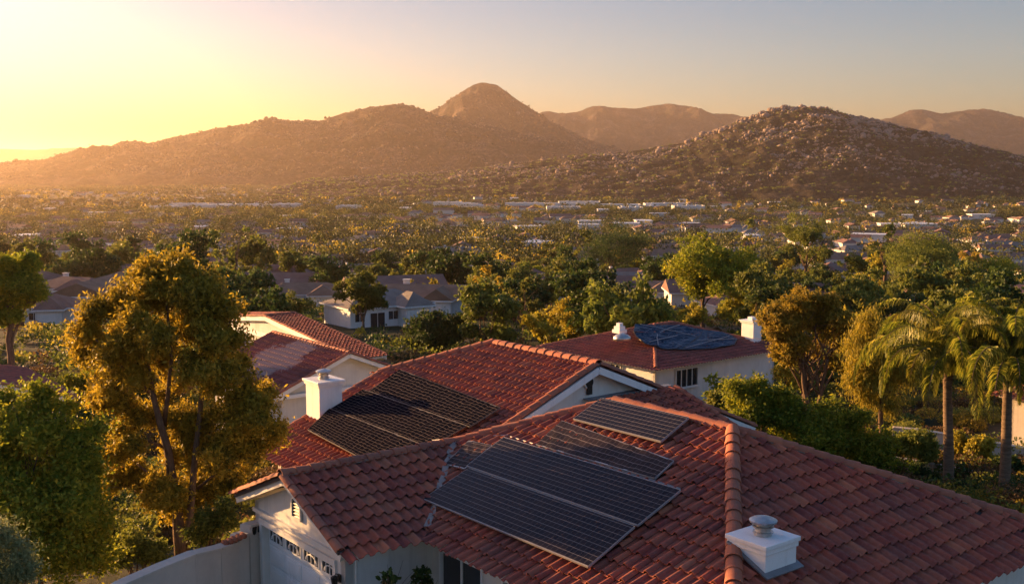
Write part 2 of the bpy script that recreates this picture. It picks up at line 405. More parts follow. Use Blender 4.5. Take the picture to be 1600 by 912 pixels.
bx, by, bz = mountain('boulder_hill', [(480, 280), (600, 274), (700, 269), (760, 262), (800, 257), (900, 244), (980, 238), (1050, 227), (1100, 212), (1150, 192), (1200, 173), (1245, 166), (1290, 171), (1330, 182), (1370, 190), (1400, 199), (1440, 205), (1480, 217), (1520, 228), (1560, 239), (1600, 245), (1700, 262), (1850, 280)], 2900, 900, M_BHILL, 30, 41, 520, 150, base=-66, gul=.22)

# ------------------------------------------------------------------ boulders on the hill (uncountable)
rng = np.random.default_rng(5)
def ico_np():
    bm = bmesh.new(); bmesh.ops.create_icosphere(bm, subdivisions=1, radius=1)
    v = np.array([x.co[:] for x in bm.verts]); f = np.array([[q.index for q in x.verts] for x in bm.faces]); bm.free(); return v, f
ICOV, ICOF = ico_np()
def rocks(name, P, S, material, seed, flat=True):
    r = np.random.default_rng(seed); n = len(P); k = len(ICOV)
    V = np.repeat(ICOV[None], n, 0)*(1+r.uniform(-.28, .28, (n, k, 1)))
    th = r.uniform(0, 6.28, n); c, s = np.cos(th), np.sin(th)
    V = V*np.stack([np.ones(n), r.uniform(.6, 1, n), r.uniform(.55, .95, n)], -1)[:, None]
    x = V[..., 0]*c[:, None]-V[..., 1]*s[:, None]; y = V[..., 0]*s[:, None]+V[..., 1]*c[:, None]
    V = np.stack([x, y, V[..., 2]], -1)*S[:, None, None]+P[:, None]
    Fq = (ICOF[None]+(np.arange(n)*k)[:, None, None]).reshape(-1, 3)
    me = bpy.data.meshes.new(name); V = V.reshape(-1, 3)
    me.vertices.add(len(V)); me.vertices.foreach_set('co', V.astype(np.float32).ravel())
    me.loops.add(Fq.size); me.loops.foreach_set('vertex_index', Fq.astype(np.int32).ravel())
    me.polygons.add(len(Fq)); me.polygons.foreach_set('loop_start', np.arange(0, Fq.size, 3, dtype=np.int32))
    me.polygons.foreach_set('loop_total', np.full(len(Fq), 3, dtype=np.int32)); me.materials.append(material)
    me.update(calc_edges=True); o = bpy.data.objects.new(name, me); COL.objects.link(o); return o
ny, nx = bx.shape
ii = rng.integers(0, int(ny*.56), 150000); jj = rng.integers(0, nx, 150000)
h = bz[ii, jj]+66
keep = (rng.random(150000) < np.clip(h/170, 0, 1)**.9*.55*np.clip((fbm(bx[ii, jj]/90, by[ii, jj]/90, 4, 77)-.42)*6, .06, 1))
ii, jj = ii[keep], jj[keep]
P = np.stack([bx[ii, jj], by[ii, jj], bz[ii, jj]], -1)+rng.normal(0, 3, (len(ii), 3))*np.array([1, 1, .25])
S = np.clip(rng.lognormal(.85, .6, len(ii)), .9, 12)*(.55+.45*np.clip((P[:, 2]+66)/200, 0, 1))
ro = rocks('boulders', P, S, M_BOULDER, 9); tag(ro, 'pale granite boulders strewn over the rocky hill on the right', 'boulders', kind='stuff')
for mm, nn, lab in ((mA, 9000, 'rocks and brush speckling the round peak'), (mB, 22000, 'rocks and brush speckling the long left ridge')):
    mX, mY, mZ = mm; my_, mx_ = mX.shape; i2 = rng.integers(int(my_*.1), int(my_*.54), nn); j2 = rng.integers(0, mx_, nn)
    P2 = np.stack([mX[i2, j2], mY[i2, j2], mZ[i2, j2]], -1)+rng.normal(0, 8, (nn, 3))*np.array([1, 1, .1]); k2 = (P2[:, 2] > -30)&(rng.random(nn) < np.clip((fbm(P2[:, 0]/260, P2[:, 1]/260, 4, 7)-.38)*5, .1, 1))
    P2 = P2[k2]; tag(rocks('mountain_rocks', P2, np.clip(rng.lognormal(1.5, .5, len(P2)), 2, 14), M_MROCK, nn), lab, 'rocks', kind='stuff')
# summit tors
tx = np.linspace(1150, 1400, 60); tp = []
for x_ in tx:
    j = int(np.clip((x_-480)/(1850-480)*nx, 0, nx-1)); i = ny//2+int(rng.integers(-3, 2))
    tp.append([bx[i, j]+rng.normal(0, 4), by[i, j], bz[i, j]+rng.uniform(-1, 2.5)])
to = rocks('summit_boulders', np.array(tp), rng.uniform(4, 10, len(tp)), M_BOULDER, 12)
tag(to, 'large boulders piled along the crest of the rocky hill', 'boulders', kind='stuff')

# ------------------------------------------------------------------ haze
me = bpy.data.meshes.new('haze'); bm = bmesh.new(); bmesh.ops.create_cube(bm, size=1)
for v in bm.verts: v.co = Vector((v.co.x*52000, 16000+v.co.y*44000, (v.co.z+.5)*(620+110)-110))
bm.to_mesh(me); bm.free()
hz = bpy.data.objects.new('haze', me); COL.objects.link(hz); tag(hz, 'golden evening haze lying over the valley', 'haze', kind='stuff')
mh = bpy.data.materials.new('haze_air'); mh.use_nodes = True; nt = mh.node_tree; nt.nodes.remove(nt.nodes['Principled BSDF'])
pv = nt.nodes.new('ShaderNodeVolumePrincipled'); pv.inputs['Density'].default_value = HAZE_DENSITY
pv.inputs['Color'].default_value = (.97, .75, .58, 1); pv.inputs['Anisotropy'].default_value = .68
nt.links.new(pv.outputs[0], nt.nodes['Material Output'].inputs['Volume']); me.materials.append(mh)

# ================================================================== house builders
UPZ = np.array([0, 0, 1.])
def clip_bm(vs, fs, tvs, planes):
    me = bpy.data.meshes.new('t'); me.from_pydata(vs.tolist(), [], fs)
    at = me.attributes.new('tv', 'FLOAT', 'POINT'); at.data.foreach_set('value', tvs.astype(np.float32))
    bm = bmesh.new(); bm.from_mesh(me); bpy.data.meshes.remove(me)
    for co, no in planes:
        bmesh.ops.bisect_plane(bm, geom=bm.verts[:]+bm.edges[:]+bm.faces[:], dist=1e-5, plane_co=co.tolist(), plane_no=no.tolist(), clear_outer=True)
    L = bm.verts.layers.float['tv']
    bm.verts.index_update()
    v = np.array([x.co[:] for x in bm.verts]); t = np.array([x[L] for x in bm.verts]); f = [[q.index for q in x.verts] for x in bm.faces]
    bm.free(); return v, f, t
PROF_T = np.array([0, .08, .17, .28, .39, .48, .56, .78, 1.0])
PROF_Z = np.array([0, .046, .074, .088, .074, .046, .0, -.016, 0.])
def tile_face(mb, poly, seed, w=.31, c=.44, lift=.06, mat_i=0, jit=1.):
    """barrel tiles laid over a convex roof polygon, given as (u, v, z) corners"""
    P = [W(*p) for p in poly]
    n = np.cross(P[1]-P[0], P[2]-P[0]); n /= np.linalg.norm(n)
    if n[2] < 0: n = -n
    s = np.cross(n, UPZ); s /= np.linalg.norm(s); r = np.cross(n, s)
    if r[2] < 0: r = -r
    O = min(P, key=lambda q: q[2])
    Q = np.array([[(q-O)@s, (q-O)@r] for q in P]); cen = Q.mean(0)
    # inflate outlines test
    s0, r0 = Q.min(0); s1, r1 = Q.max(0)
    rg = np.random.default_rng(seed)
    cols = np.arange(math.floor((s0)/w)-1, math.ceil(s1/w)+1); rows = np.arange(-1, math.ceil(r1/c)+1)
    ctr = np.array([((i+.5)*w, (j+.5)*c) for j in rows for i in cols])
    ok = np.ones(len(ctr), bool); m = len(Q)
    for k in range(m):
        a_, b_ = Q[k], Q[(k+1) % m]; e = b_-a_; nn = np.array([e[1], -e[0]]); nn /= np.linalg.norm(nn)
        if (cen-a_)@nn > 0: nn = -nn
        ok &= ((ctr-a_)@nn) < .45
    ctr = ctr[ok]; nt_ = len(ctr); np_ = len(PROF_T)
    # local tile verts: bottom lip-low, lip-top, top end
    js = rg.normal(0, .008*jit, nt_); jr = rg.normal(0, .016*jit, nt_)-(rg.random(nt_) < .012)*.09; jz = np.abs(rg.normal(0, .006*jit, nt_)); rot = rg.normal(0, .02*jit, nt_)
    tvt = np.clip(rg.normal(.5, .27, nt_), 0, 1)
    xs = (PROF_T-.5)*w
    rowsV = []
    for (rr, zz) in ((-c/2-.0, -.022), (-c/2, 0.), (-c/2, 0.), (c/2+.05, -lift)):
        x = np.broadcast_to(xs, (nt_, np_))+js[:, None]; y = np.full((nt_, np_), rr)+jr[:, None]
        x = x-rot[:, None]*rr
        z = np.broadcast_to(PROF_Z*(1 if rr < 0 else .8), (nt_, np_))+zz+lift+jz[:, None]*(1 if rr < 0 else 0)
        rowsV.append(np.stack([x+ctr[:, :1], y+ctr[:, 1:], z], -1))
    V = np.stack(rowsV, 1).reshape(-1, 3)          # tile, row(4), prof
    V3 = O+V[:, :1]*s+V[:, 1:2]*r+V[:, 2:]*n
    fs = []; per = 4*np_
    for t in range(nt_):
        o = t*per
        for k in range(np_-1):
            fs.append((o+k, o+k+1, o+np_+k+1, o+np_+k))
            fs.append((o+2*np_+k, o+2*np_+k+1, o+3*np_+k+1, o+3*np_+k))
    planes = []
    for k in range(m):
        a_, b_ = P[k], P[(k+1) % m]; e = b_-a_
        if abs(e[2]) < .02 and abs(a_[2]-O[2]) < .05: continue      # leave the eave edge tile shaped
        nn = np.cross(e, n); nn /= np.linalg.norm(nn)
        if (sum(P)/m-a_)@nn > 0: nn = -nn
        planes.append((a_, nn))
    v, f, t = clip_bm(V3, fs, np.repeat(tvt, per), planes)
    if f: mb.add(v, f, mat_i, True, t)
    # underlay
    low = [p-n*.10 for p in P]; mb.prism([p-n*.012 for p in P], low, 1)
def caps(mb, p0, p1, seed=0, r=.15, L=.42, lift=.05, mortar=True):
    p0 = W(*p0) if len(p0) == 3 else p0; p1 = W(*p1)
    d = p1-p0; T = np.linalg.norm(d); d /= T; side = np.cross(d, UPZ); side /= np.linalg.norm(side); up = np.cross(side, d)
    n = max(1, round(T/L)); rg = np.random.default_rng(seed); K = 7
    for i in range(n):
        a0 = i/n*T-.03; a1 = (i+1)/n*T+.05; r0 = r*1.06; r1 = r*.88
        off = rg.normal(0, .006, 3); vs = []
        for (a_, rr, dz) in ((a0, r0*.86, 0), (a0, r0, .0), (a0, r0, .0), (a1, r1, -.012)):
            for k in range(K+1):
                th = math.pi*k/K
                vs.append(p0+d*a_+side*math.cos(th)*rr+up*(math.sin(th)*rr*.85+lift+dz-.02)+off)
        fs = []
        for rw in (0, 2):
            for k in range(K): b0 = rw*(K+1)+k; fs.append((b0, b0+1, b0+K+2, b0+K+1))
        mb.add(vs, fs, 0, True, float(rg.random()))
    if mortar: mb.beam(p0+up*.02, p1+up*.02, r*1.7, .06, 1)
def wall(mb, p0, p1, z0, z1, holes=(), th=.22, m=0):
    """straight wall in (u, v) from p0 to p1 with rectangular holes (s0, s1, za, zb)"""
    a0 = W(*p0, 0); a1 = W(*p1, 0); d = a1-a0; L = np.linalg.norm(d); d /= L; nn = np.cross(d, UPZ)
    xs = sorted({0, L, *[h[0] for h in holes], *[h[1] for h in holes]}); zs = sorted({z0, z1, *[h[2] for h in holes], *[h[3] for h in holes]})
    for i in range(len(xs)-1):
        for j in range(len(zs)-1):
            cx_, cz_ = (xs[i]+xs[i+1])/2, (zs[j]+zs[j+1])/2
            if any(h[0] < cx_ < h[1] and h[2] < cz_ < h[3] for h in holes): continue
            mb.box(a0+d*cx_+nn*th/2+UPZ*cz_, (xs[i+1]-xs[i], th, zs[j+1]-zs[j]), (d, nn, UPZ), m)
def gable(mb, p0, p1, z0, zt, th=.22, m=0):
    a0 = W(*p0, 0); a1 = W(*p1, 0); d = (a1-a0)/np.linalg.norm(a1-a0); nn = np.cross(d, UPZ)
    tri = [a0+UPZ*z0, a1+UPZ*z0, (a0+a1)/2+UPZ*zt]
    mb.prism(tri, [q-nn*th for q in tri], m)
def window(parent, c, out, w, h, nx=2, ny=1, frame=M_TRIM, deep=.06, t=.07, curtain=False, sill=True):
    """frame, mullions and pane; c = centre of the opening on the wall face, out = outward unit vector"""
    out = np.array(out, float); d = np.cross(UPZ, out); c = np.array(c, float)
    f = MB(); o = out*(deep/2-.01)
    for k in (-1, 1):
        f.box(c+d*k*(w/2+t/2)+o, (t, deep+.04, h+2*t), (d, out, UPZ)); f.box(c+UPZ*k*(h/2+t/2)+o, (w, deep+.04, t), (d, out, UPZ))
    for i in range(1, nx): f.box(c+d*(-w/2+w*i/nx)+out*.0, (t*.7, .05, h), (d, out, UPZ))
    for i in range(1, ny): f.box(c+UPZ*(-h/2+h*i/ny)+out*.0, (w, .046, t*.6), (d, out, UPZ))
    if sill: f.box(c-UPZ*(h/2+t+.03)+out*(deep+.02), (w+.3, .16, .06), (d, out, UPZ))
    fo = f.build('window', frame, parent)
    p = MB(); p.box(c-out*.045, (w, .012, h), (d, out, UPZ)); p.build('pane', M_GLASS, fo)
    if curtain:
        q = MB(); n = 14
        for k in range(n):
            x = -w/2+w*(k+.5)/n
            if abs(x) > w*.16: q.box(c-out*(.12+.015*(k % 2))+d*x, (w/n, .01, h*.96), (d, out, UPZ))
        q.build('curtain', M_CURTAIN, fo)
    return fo
def part_empty(name, loc, label, parent):
    o = bpy.data.objects.new(name, None); COL.objects.link(o); o.parent = parent
    o.location = tuple(np.array(loc)-np.array(parent.location)); o.empty_display_size = .3; o['label'] = label; return o
M_NETF = mat('mat_edge', (.12, .10, .09), .6, .3)
def slab(house_, name, label, plane, corners, off, material, group, rails=True, wob=0., subdiv=(1, 1), thick=.04, skew=0.):
    """solar slab: plane(u, v) -> z of the roof; corners in (u, v)"""
    c = [W(u, v, plane(u, v)) for u, v in corners]
    n = np.cross(c[1]-c[0], c[3]-c[0]); n /= np.linalg.norm(n)
    if n[2] < 0: n = -n
    offs = off if hasattr(off, '__len__') else [off]*4
    T = [p+n*o for p, o in zip(c, offs)]
    root = part_empty(name, sum(T)/4, label, house_)
    me = bpy.data.meshes.new('cell_sheet'); nx, ny = subdiv; rg = np.random.default_rng(len(label))
    V = []; UVs = []; L1 = np.linalg.norm(T[1]-T[0]); L2 = np.linalg.norm(T[3]-T[0])
    for j in range(ny+1):
        for i in range(nx+1):
            a_, b_ = i/nx, j/ny
            p = (T[0]*(1-a_)+T[1]*a_)*(1-b_)+(T[3]*(1-a_)+T[2]*a_)*b_
            if wob: p = p+n*rg.normal(0, wob)
            V.append(p-(sum(T)/4)+n*.016); UVs.append((a_*L1, b_*L2))
    Fq = [(j*(nx+1)+i, j*(nx+1)+i+1, (j+1)*(nx+1)+i+1, (j+1)*(nx+1)+i) for j in range(ny) for i in range(nx)]
    me.from_pydata([tuple(v) for v in V], [], Fq); ul = me.uv_layers.new(name='UVMap')
    for p in me.polygons:
        for li in p.loop_indices: ul.data[li].uv = UVs[me.loops[li].vertex_index]
    me.materials.append(material)
    o = bpy.data.objects.new('cell_sheet', me); COL.objects.link(o); o.parent = root
    f = MB(); f.prism([p-n*.004 for p in T], [p-n*(thick) for p in T], 1)
    for k in range(4):
        f.beam(T[k]-n*(thick/2-.006), T[(k+1) % 4]-n*(thick/2-.006), .035, thick+.01, 0, n)
    f.build('frame', [M_NETF if name == 'solar_mat' else M_FRAME, M_DARK], root)
    if rails:
        for t in (.25, .75):
            q0 = T[0]*(1-t)+T[3]*t; q1 = T[1]*(1-t)+T[2]*t
            m = MB(); m.beam(q0-n*(thick+.025), q1-n*(thick+.025), .05, .05, 0, n)
            for s_ in (.08, .36, .64, .92):
                q = q0*(1-s_)+q1*s_; hgt = max(.04, (offs[0]*(1-s_)+offs[1]*s_)-thick-.02); m.beam(q-n*(thick+.05), q-n*(thick+.05+hgt), .04, .04, 0, A)
            m.build('mounting_rail', M_DARK, root)
    return root
def flue(parent, c, r=.16, h=.42, name='flue'):
    m = MB(); c = np.array(c, float)
    prof = [(0, r*.95), (h*.12, r*.95), (h*.14, r*1.1), (h*.2, r*1.1), (h*.22, r*.85), (h*.42, r*.85), (h*.44, r*1.15), (h*.5, r*1.15), (h*.52, r*.8), (h*.66, r*.8), (h*.68, r*1.45), (h*.78, r*1.5), (h*.86, r*1.2), (h, r*.25)]
    m.tube([c+UPZ*z for z, _ in prof], [q for _, q in prof], 20, 0, False); return m.build(name, M_GALV, parent)
def chimney(parent, c, su, sv, z0, z1, m=M_WHITE, capw=.10, fl=True):
    b = MB(); c = np.array(c, float); b.box(W(c[0], c[1], (z0+z1-.22)/2), (su, sv, z1-.22-z0), (A, B, UPZ))
    ch = b.build('chimney', m, parent)
    q = MB(); q.box(W(c[0], c[1], z1-.16), (su+capw, sv+capw, .12), (A, B, UPZ)); q.box(W(c[0], c[1], z1-.05), (su+capw*1.9, sv+capw*1.9, .10), (A, B, UPZ))
    bev(q.build('chimney_cap', m, ch), .015)
    if fl: flue(ch, W(c[0], c[1], z1), fl if isinstance(fl, float) else .16)
    return ch
def bev(o, w=.01):
    md = o.modifiers.new('bevel', 'BEVEL'); md.width = w; md.segments = 2; md.limit_method = 'ANGLE'; return o
def fascia(mb, p0, p1, out, h=.22, drop=.13, th=.035, gutter=True):
    q0 = W(*p0)-UPZ*drop; q1 = W(*p1)-UPZ*drop; out = np.array(out)
    mb.beam(q0-out*.03, q1-out*.03, th, h)
    if gutter: mb.beam(q0+out*.05+UPZ*.03, q1+out*.05+UPZ*.03, .11, .09)

# ================================================================== main house
TP = 2.55/6.3
H1 = empty('house', W(20, 20, 0), 'cream stucco house in the foreground with red barrel tile roof and attached garage', 'house')
rf = MB(); E = 3.0; RZ = 5.55; GZ = E+3.0*TP
S1 = [(12.4, 15, E), (22.5, 15, E), (25.5, 18, GZ), (22.2, 21.3, RZ), (17.9, 21.3, RZ)]
tile_face(rf, S1, 1)
tile_face(rf, [(12.4, 15, E), (17.9, 21.3, RZ), (12.4, 27.6, E)], 2)
tile_face(rf, [(22.5, 12.42, E), (22.5, 15, E), (25.5, 18, GZ), (25.5, 12.42, GZ)], 3)
tile_face(rf, [(28.5, 12.42, E), (28.5, 15, E), (25.5, 18, GZ), (25.5, 12.42, GZ)], 4)
tile_face(rf, [(28.5, 15, E), (25.5, 18, GZ), (22.2, 21.3, RZ), (28.5, 27.6, E)], 5)
tile_face(rf, [(12.4, 27.6, E), (17.9, 21.3, RZ), (22.2, 21.3, RZ), (28.5, 27.6, E)], 6)
roof1 = rf.build('roof', [M_TILE, M_DECK], H1)
cp = MB()
for i, (p, q) in enumerate([((25.5, 12.42, GZ), (25.5, 18, GZ)), ((25.5, 18, GZ), (22.2, 21.3, RZ)), ((22.2, 21.3, RZ), (17.9, 21.3, RZ)), ((12.4, 15, E), (17.9, 21.3, RZ)), ((12.4, 27.6, E), (17.9, 21.3, RZ)), ((28.5, 27.6, E), (22.2, 21.3, RZ))]):
    caps(cp, p, q, 20+i, .165 if i != 3 else .19)
cp.build('ridge_cap', [M_CAP, M_MORTAR], roof1)
rk = MB()
caps(rk, (22.5, 12.46, E), (25.42, 12.46, GZ-.03), 31, .13, .44, .04, False); caps(rk, (28.5, 12.46, E), (25.58, 12.46, GZ-.03), 32, .13, .44, .04, False)
rk.build('rake_tile', [M_CAP, M_MORTAR], roof1)
vf = MB()
q0_, q1_ = W(22.5, 15, E), W(25.5, 18, GZ); dd = q1_-q0_; sd_ = np.cross(dd, UPZ); sd_ /= np.linalg.norm(sd_); rgv = np.random.default_rng(5); NS = 22; vv = []
for k in range(NS+1):
    t_ = k/NS; wl_, wr_ = rgv.uniform(.03, .12, 2); zz_ = rgv.uniform(.10, .15, 3)
    vv += [q0_+dd*t_+sd_*wl_+UPZ*zz_[0], q0_+dd*t_+UPZ*(zz_[1]-.01), q0_+dd*t_-sd_*wr_+UPZ*zz_[2]]
vf.add(vv, [(3*k+c_, 3*k+c_+1, 3*k+c_+4, 3*k+c_+3) for k in range(NS) for c_ in (0, 1)])
vf.build('valley_flashing', M_MORTAR, roof1)
fa = MB()
fascia(fa, (12.44, 15.02, E), (22.42, 15.02, E), -B); fascia(fa, (22.52, 12.5, E), (22.52, 15.0, E), -A); fascia(fa, (12.42, 15.0, E), (12.42, 27.5, E), -A)
fascia(fa, (28.48, 12.5, E), (28.48, 27.5, E), A); fascia(fa, (28.4, 27.58, E), (12.5, 27.58, E), B)
for u0 in (22.5, 28.5):
    fa.beam(W(u0, 12.5, E-.16), W(25.5, 12.5, GZ-.16), .05, .22)
fa.build('fascia', M_TRIM, roof1)
sf = MB()   # boxed soffit
sf.box(W(17.7, 15.24, E-.2), (9.7, .4, .02), (A, B, UPZ)); sf.box(W(22.75, 13.8, E-.2), (.44, 2.3, .02), (A, B, UPZ)); sf.box(W(12.65, 21, E-.2), (.44, 12, .02), (A, B, UPZ))
sf.build('soffit', M_TRIM, roof1)
w = MB()
GD = (0.55, 4.6, -.6, 2.28)
wall(w, (22.95, 12.85), (28.05, 12.85), -.6, 2.85, [GD])
a0 = W(22.95, 12.85); a1 = W(28.05, 12.85)
gable(w, (28.05, 12.85), (22.95, 12.85), 2.85, 2.85+2.55*TP-.02)
wall(w, (22.95, 15.45), (22.95, 12.85), -.6, 2.85)
wall(w, (12.9, 15.45), (22.95, 15.45), -.6, 2.85, [(7.9, 9.65, .95, 2.35), (5.2, 7.0, .95, 2.35), (1.5, 3.3, .95, 2.35)])
wall(w, (12.9, 27.1), (12.9, 15.45), -1.5, 2.85); wall(w, (28.05, 12.85), (28.05, 27.1), -2.6, 2.85); wall(w, (28.05, 27.1), (12.9, 27.1), -2.6, 2.85)
w.build('wall', M_STUCCO, H1)
# walls along u grow to the viewer's side: nn for (12.9->22.95) is -B
for s0, s1 in ((7.9, 9.65), (5.2, 7.0), (1.5, 3.3)):
    window(H1, W(12.9+(s0+s1)/2, 15.45+.03, 1.65), -B, s1-s0-.02, 1.38, 2, 1, M_WHITE, .05, .08, True)
# garage door : sectional, raised panels
gd = MB(); u0, u1 = 22.95+.55, 22.95+4.6; vF = 12.85+.17
NR, NC = 5, 4; zr = np.linspace(-.6, 2.28, NR+1)
for j in range(NR):
    gd.box(W((u0+u1)/2, vF+.02, (zr[j]+zr[j+1])/2), (u1-u0, .05, zr[j+1]-zr[j]-.012), (A, B, UPZ))
    if j == NR-1: continue
    for i in range(NC):
        cu = u0+(u1-u0)*(i+.5)/NC; ww = (u1-u0)/NC-.16; hh = zr[j+1]-zr[j]-.16
        gd.box(W(cu, vF-.012, (zr[j]+zr[j+1])/2), (ww, .02, hh), (A, B, UPZ)); gd.box(W(cu, vF-.026, (zr[j]+zr[j+1])/2), (ww-.14, .014, hh-.14), (A, B, UPZ))
gdo = bev(gd.build('garage_door', M_WHITE, H1), .006)
for i in range(NC):
    cu = u0+(u1-u0)*(i+.5)/NC; zc = (zr[-1]+zr[-2])/2; ww = (u1-u0)/NC-.18
    fr = MB(); pn = MB()
    for k in (-1, 1):
        fr.box(W(cu+k*ww/2, vF-.02, zc), (.035, .035, .36), (A, B, UPZ)); fr.box(W(cu, vF-.02, zc+k*.17), (ww, .034, .035), (A, B, UPZ))
    fr.box(W(cu, vF-.02, zc), (.025, .03, .30), (A, B, UPZ)); fr.box(W(cu-ww/4, vF-.02, zc-.02), (.02, .03, .28), (A, B, UPZ)); fr.box(W(cu+ww/4, vF-.02, zc-.02), (.02, .03, .28), (A, B, UPZ))
    pn.box(W(cu, vF-.008, zc), (ww-.03, .012, .31), (A, B, UPZ))
    # arched white lights cut the pane into dark strokes
    K = 8
    for k in range(K):
        t0, t1 = math.pi*k/K, math.pi*(k+1)/K
        fr.beam(W(cu+math.cos(t0)*ww*.36, vF-.02, zc-.12+math.sin(t0)*.2), W(cu+math.cos(t1)*ww*.36, vF-.02, zc-.12+math.sin(t1)*.2), .03, .035, 0, B)
    fo = fr.build('door_light', M_WHITE, gdo); pn.build('pane', M_GLASS, gdo)
tr = MB()
tr.box(W(u0-.07, 12.85-.03, .84), (.14, .06, 2.88), (A, B, UPZ)); tr.box(W(u1+.07, 12.85-.03, .84), (.14, .06, 2.88), (A, B, UPZ)); tr.box(W((u0+u1)/2, 12.85-.035, 2.37), (u1-u0+.28, .08, .17), (A, B, UPZ))
tr.box(W(25.5, 12.85-.045, 2.62), (5.06, .09, .11), (A, B, UPZ))
tr.build('garage_trim', M_TRIM, H1)
# gable vent: arched louvre
vt = MB(); vc = W(25.42, 12.83, 3.28)
out = []
for k in range(9): th = math.pi*k/8; out.append(vc+A*math.cos(th)*.24+UPZ*(math.sin(th)*.22+.12))
out += [vc-A*.24-UPZ*.28, vc+A*.24-UPZ*.28]
for k in range(len(out)): vt.beam(out[k]-B*.03, out[(k+1) % len(out)]-B*.03, .06, .06, 0, B)
gv = vt.build('gable_vent', M_TRIM, H1)
lv = MB()
for k in range(7): lv.box(vc+UPZ*(-.24+k*.09)-B*.02, (.44 if k < 5 else .30, .012, .06), (A, (B*.8-UPZ*.6), (UPZ*.8+B*.6)))
lv.prism([q-B*.004 for q in out], [q+B*.01 for q in out], 0); lv.build('louvre', M_DARK, gv)
def lantern(parent, p, out_):
    m = MB(); p = np.array(p); o = np.array(out_)
    m.box(p+o*.02, (.12, .04, .2), (np.cross(UPZ, o), o, UPZ)); m.tube([p+o*.03+UPZ*.08, p+o*.12+UPZ*.14, p+o*.16+UPZ*.08], .012, 6)
    m.tube([p+o*.16+UPZ*.1, p+o*.16+UPZ*.06, p+o*.16-UPZ*.12, p+o*.16-UPZ*.18], [.03, .10, .07, .02], 8, 0, False)
    return m.build('wall_lantern', M_DARK, parent)
lantern(H1, W(27.8, 12.83, 2.1), -B); lantern(H1, W(23.18, 12.83, 2.05), -B)
dp = MB()
dp.tube([W(22.86, 13.3, 2.80), W(22.86, 13.3, 2.70), W(22.90, 13.12, 2.55), W(22.90, 13.12, -.4)], .035, 8); dp.build('downpipe', M_TRIM, H1)
dp = MB(); dp.tube([W(12.8, 16, 2.8), W(12.84, 16, 2.6), W(12.84, 16, -.4)], .035, 8); dp.build('downpipe', M_TRIM, H1)
ch = chimney(H1, (14.35, 18.15), .98, 1.02, 3.1, 4.42, M_WHITE, .07, .2)
fl_ = MB(); fl_.box(W(14.28, 18.15, 4.01), (1.22, 1.22, .04), (A*math.cos(.43)+UPZ*math.sin(.43), B, UPZ*math.cos(.43)-A*math.sin(.43))); fl_.build('chimney_flashing', M_LEAD, ch)

P1 = lambda u, v: E+(v-15)*TP
gA = 'dark solar panels on the foreground roof'
slab(H1, 'solar_panel', 'long dark solar panel nearest the eave on the foreground roof, the lowest one', P1, [(17.05, 15.68), (23.6, 15.68), (23.55, 17.13), (17.1, 17.13)], [.26, .17, .17, .26], M_PV, gA)
slab(H1, 'solar_panel', 'long dark solar panel directly above the lowest one, with the white seam along its foot', P1, [(17.05, 17.19), (23.7, 17.19), (23.85, 18.58), (17.05, 18.58)], [.27, .18, .17, .26], M_PV, gA)
slab(H1, 'solar_panel', 'dusty solar panel in the middle of the foreground roof, behind the two long panels', P1, [(18.15, 18.80), (22.6, 18.74), (22.85, 19.86), (18.2, 19.52)], [.15, .12, .12, .16], M_PV_OLD, gA, subdiv=(14, 4), wob=.006)
slab(H1, 'solar_panel', 'short solar panel just below the ridge tiles, topmost on the foreground roof', P1, [(19.05, 19.98), (22.5, 20.02), (22.55, 21.12), (19.15, 21.10)], [.24, .16, .15, .22], M_PV, gA)
slab(H1, 'solar_panel', 'small weathered see-through looking panel beside the valley, leftmost on the foreground roof', P1, [(23.75, 17.13), (24.55, 17.05), (24.9, 18.1), (23.95, 18.2)], .12, M_PV_OLD, gA, subdiv=(5, 5), wob=.008)
cond = MB(); cond.tube([W(23.9, 18.7, P1(0, 18.7)+.14), W(25.2, 18.6, P1(0, 18.05)+.12), W(26.1, 17.6, GZ+.0)], .02, 6); cond.tube([W(17.3, 18.75, P1(0, 18.75)+.1), W(23.8, 18.72, P1(0, 18.72)+.1)], .022, 6)
cond.build('conduit', M_FRAME, H1)

# ================================================================== second house (behind, left of the main roof)
T2 = math.tan(R(22)); E2 = 1.0; V0 = 18.58; VR = 27.86; R2 = E2+(VR-V0)*T2; V1 = 2*VR-V0
z2 = lambda v: E2+(min(v, 2*VR-v)-V0)*T2
H2 = empty('house', W(35, 26, -1.7), 'white gabled house behind the main roof, worn solar mats on its red tiles', 'house')
rf = MB(); hv = 24.4
tile_face(rf, [(30, V0, E2), (40.2, V0, E2), (40.2, hv, z2(hv)), (36.6, VR, R2), (30, VR, R2)], 41, .31, .44)
tile_face(rf, [(30, V1, E2), (40.2, V1, E2), (40.2, 2*VR-hv, z2(hv)), (36.6, VR, R2), (30, VR, R2)], 42)
tile_face(rf, [(40.2, hv, z2(hv)), (36.6, VR, R2), (40.2, 2*VR-hv, z2(hv))], 43)
LZ = 3.38; LT = math.tan(R(18)); lz = lambda u: LZ-(30-u)*LT
tile_face(rf, [(29.98, 27.66, LZ), (29.98, 32.1, LZ), (25.9, 32.1, lz(25.9)), (25.9, 27.66, lz(25.9))], 44)
roof2 = rf.build('roof', [M_TILE, M_DECK], H2)
cp = MB()
for i, (p, q) in enumerate([((30.0, VR, R2), (36.6, VR, R2)), ((36.6, VR, R2), (40.2, hv, z2(hv))), ((36.6, VR, R2), (40.2, 2*VR-hv, z2(hv)))]): caps(cp, p, q, 60+i, .2, .5)
caps(cp, (30.08, V0, E2), (30.08, VR-.1, R2), 64, .17, .5, .04, False); caps(cp, (30.08, V1, E2), (30.08, VR+.1, R2), 65, .17, .5, .04, False)
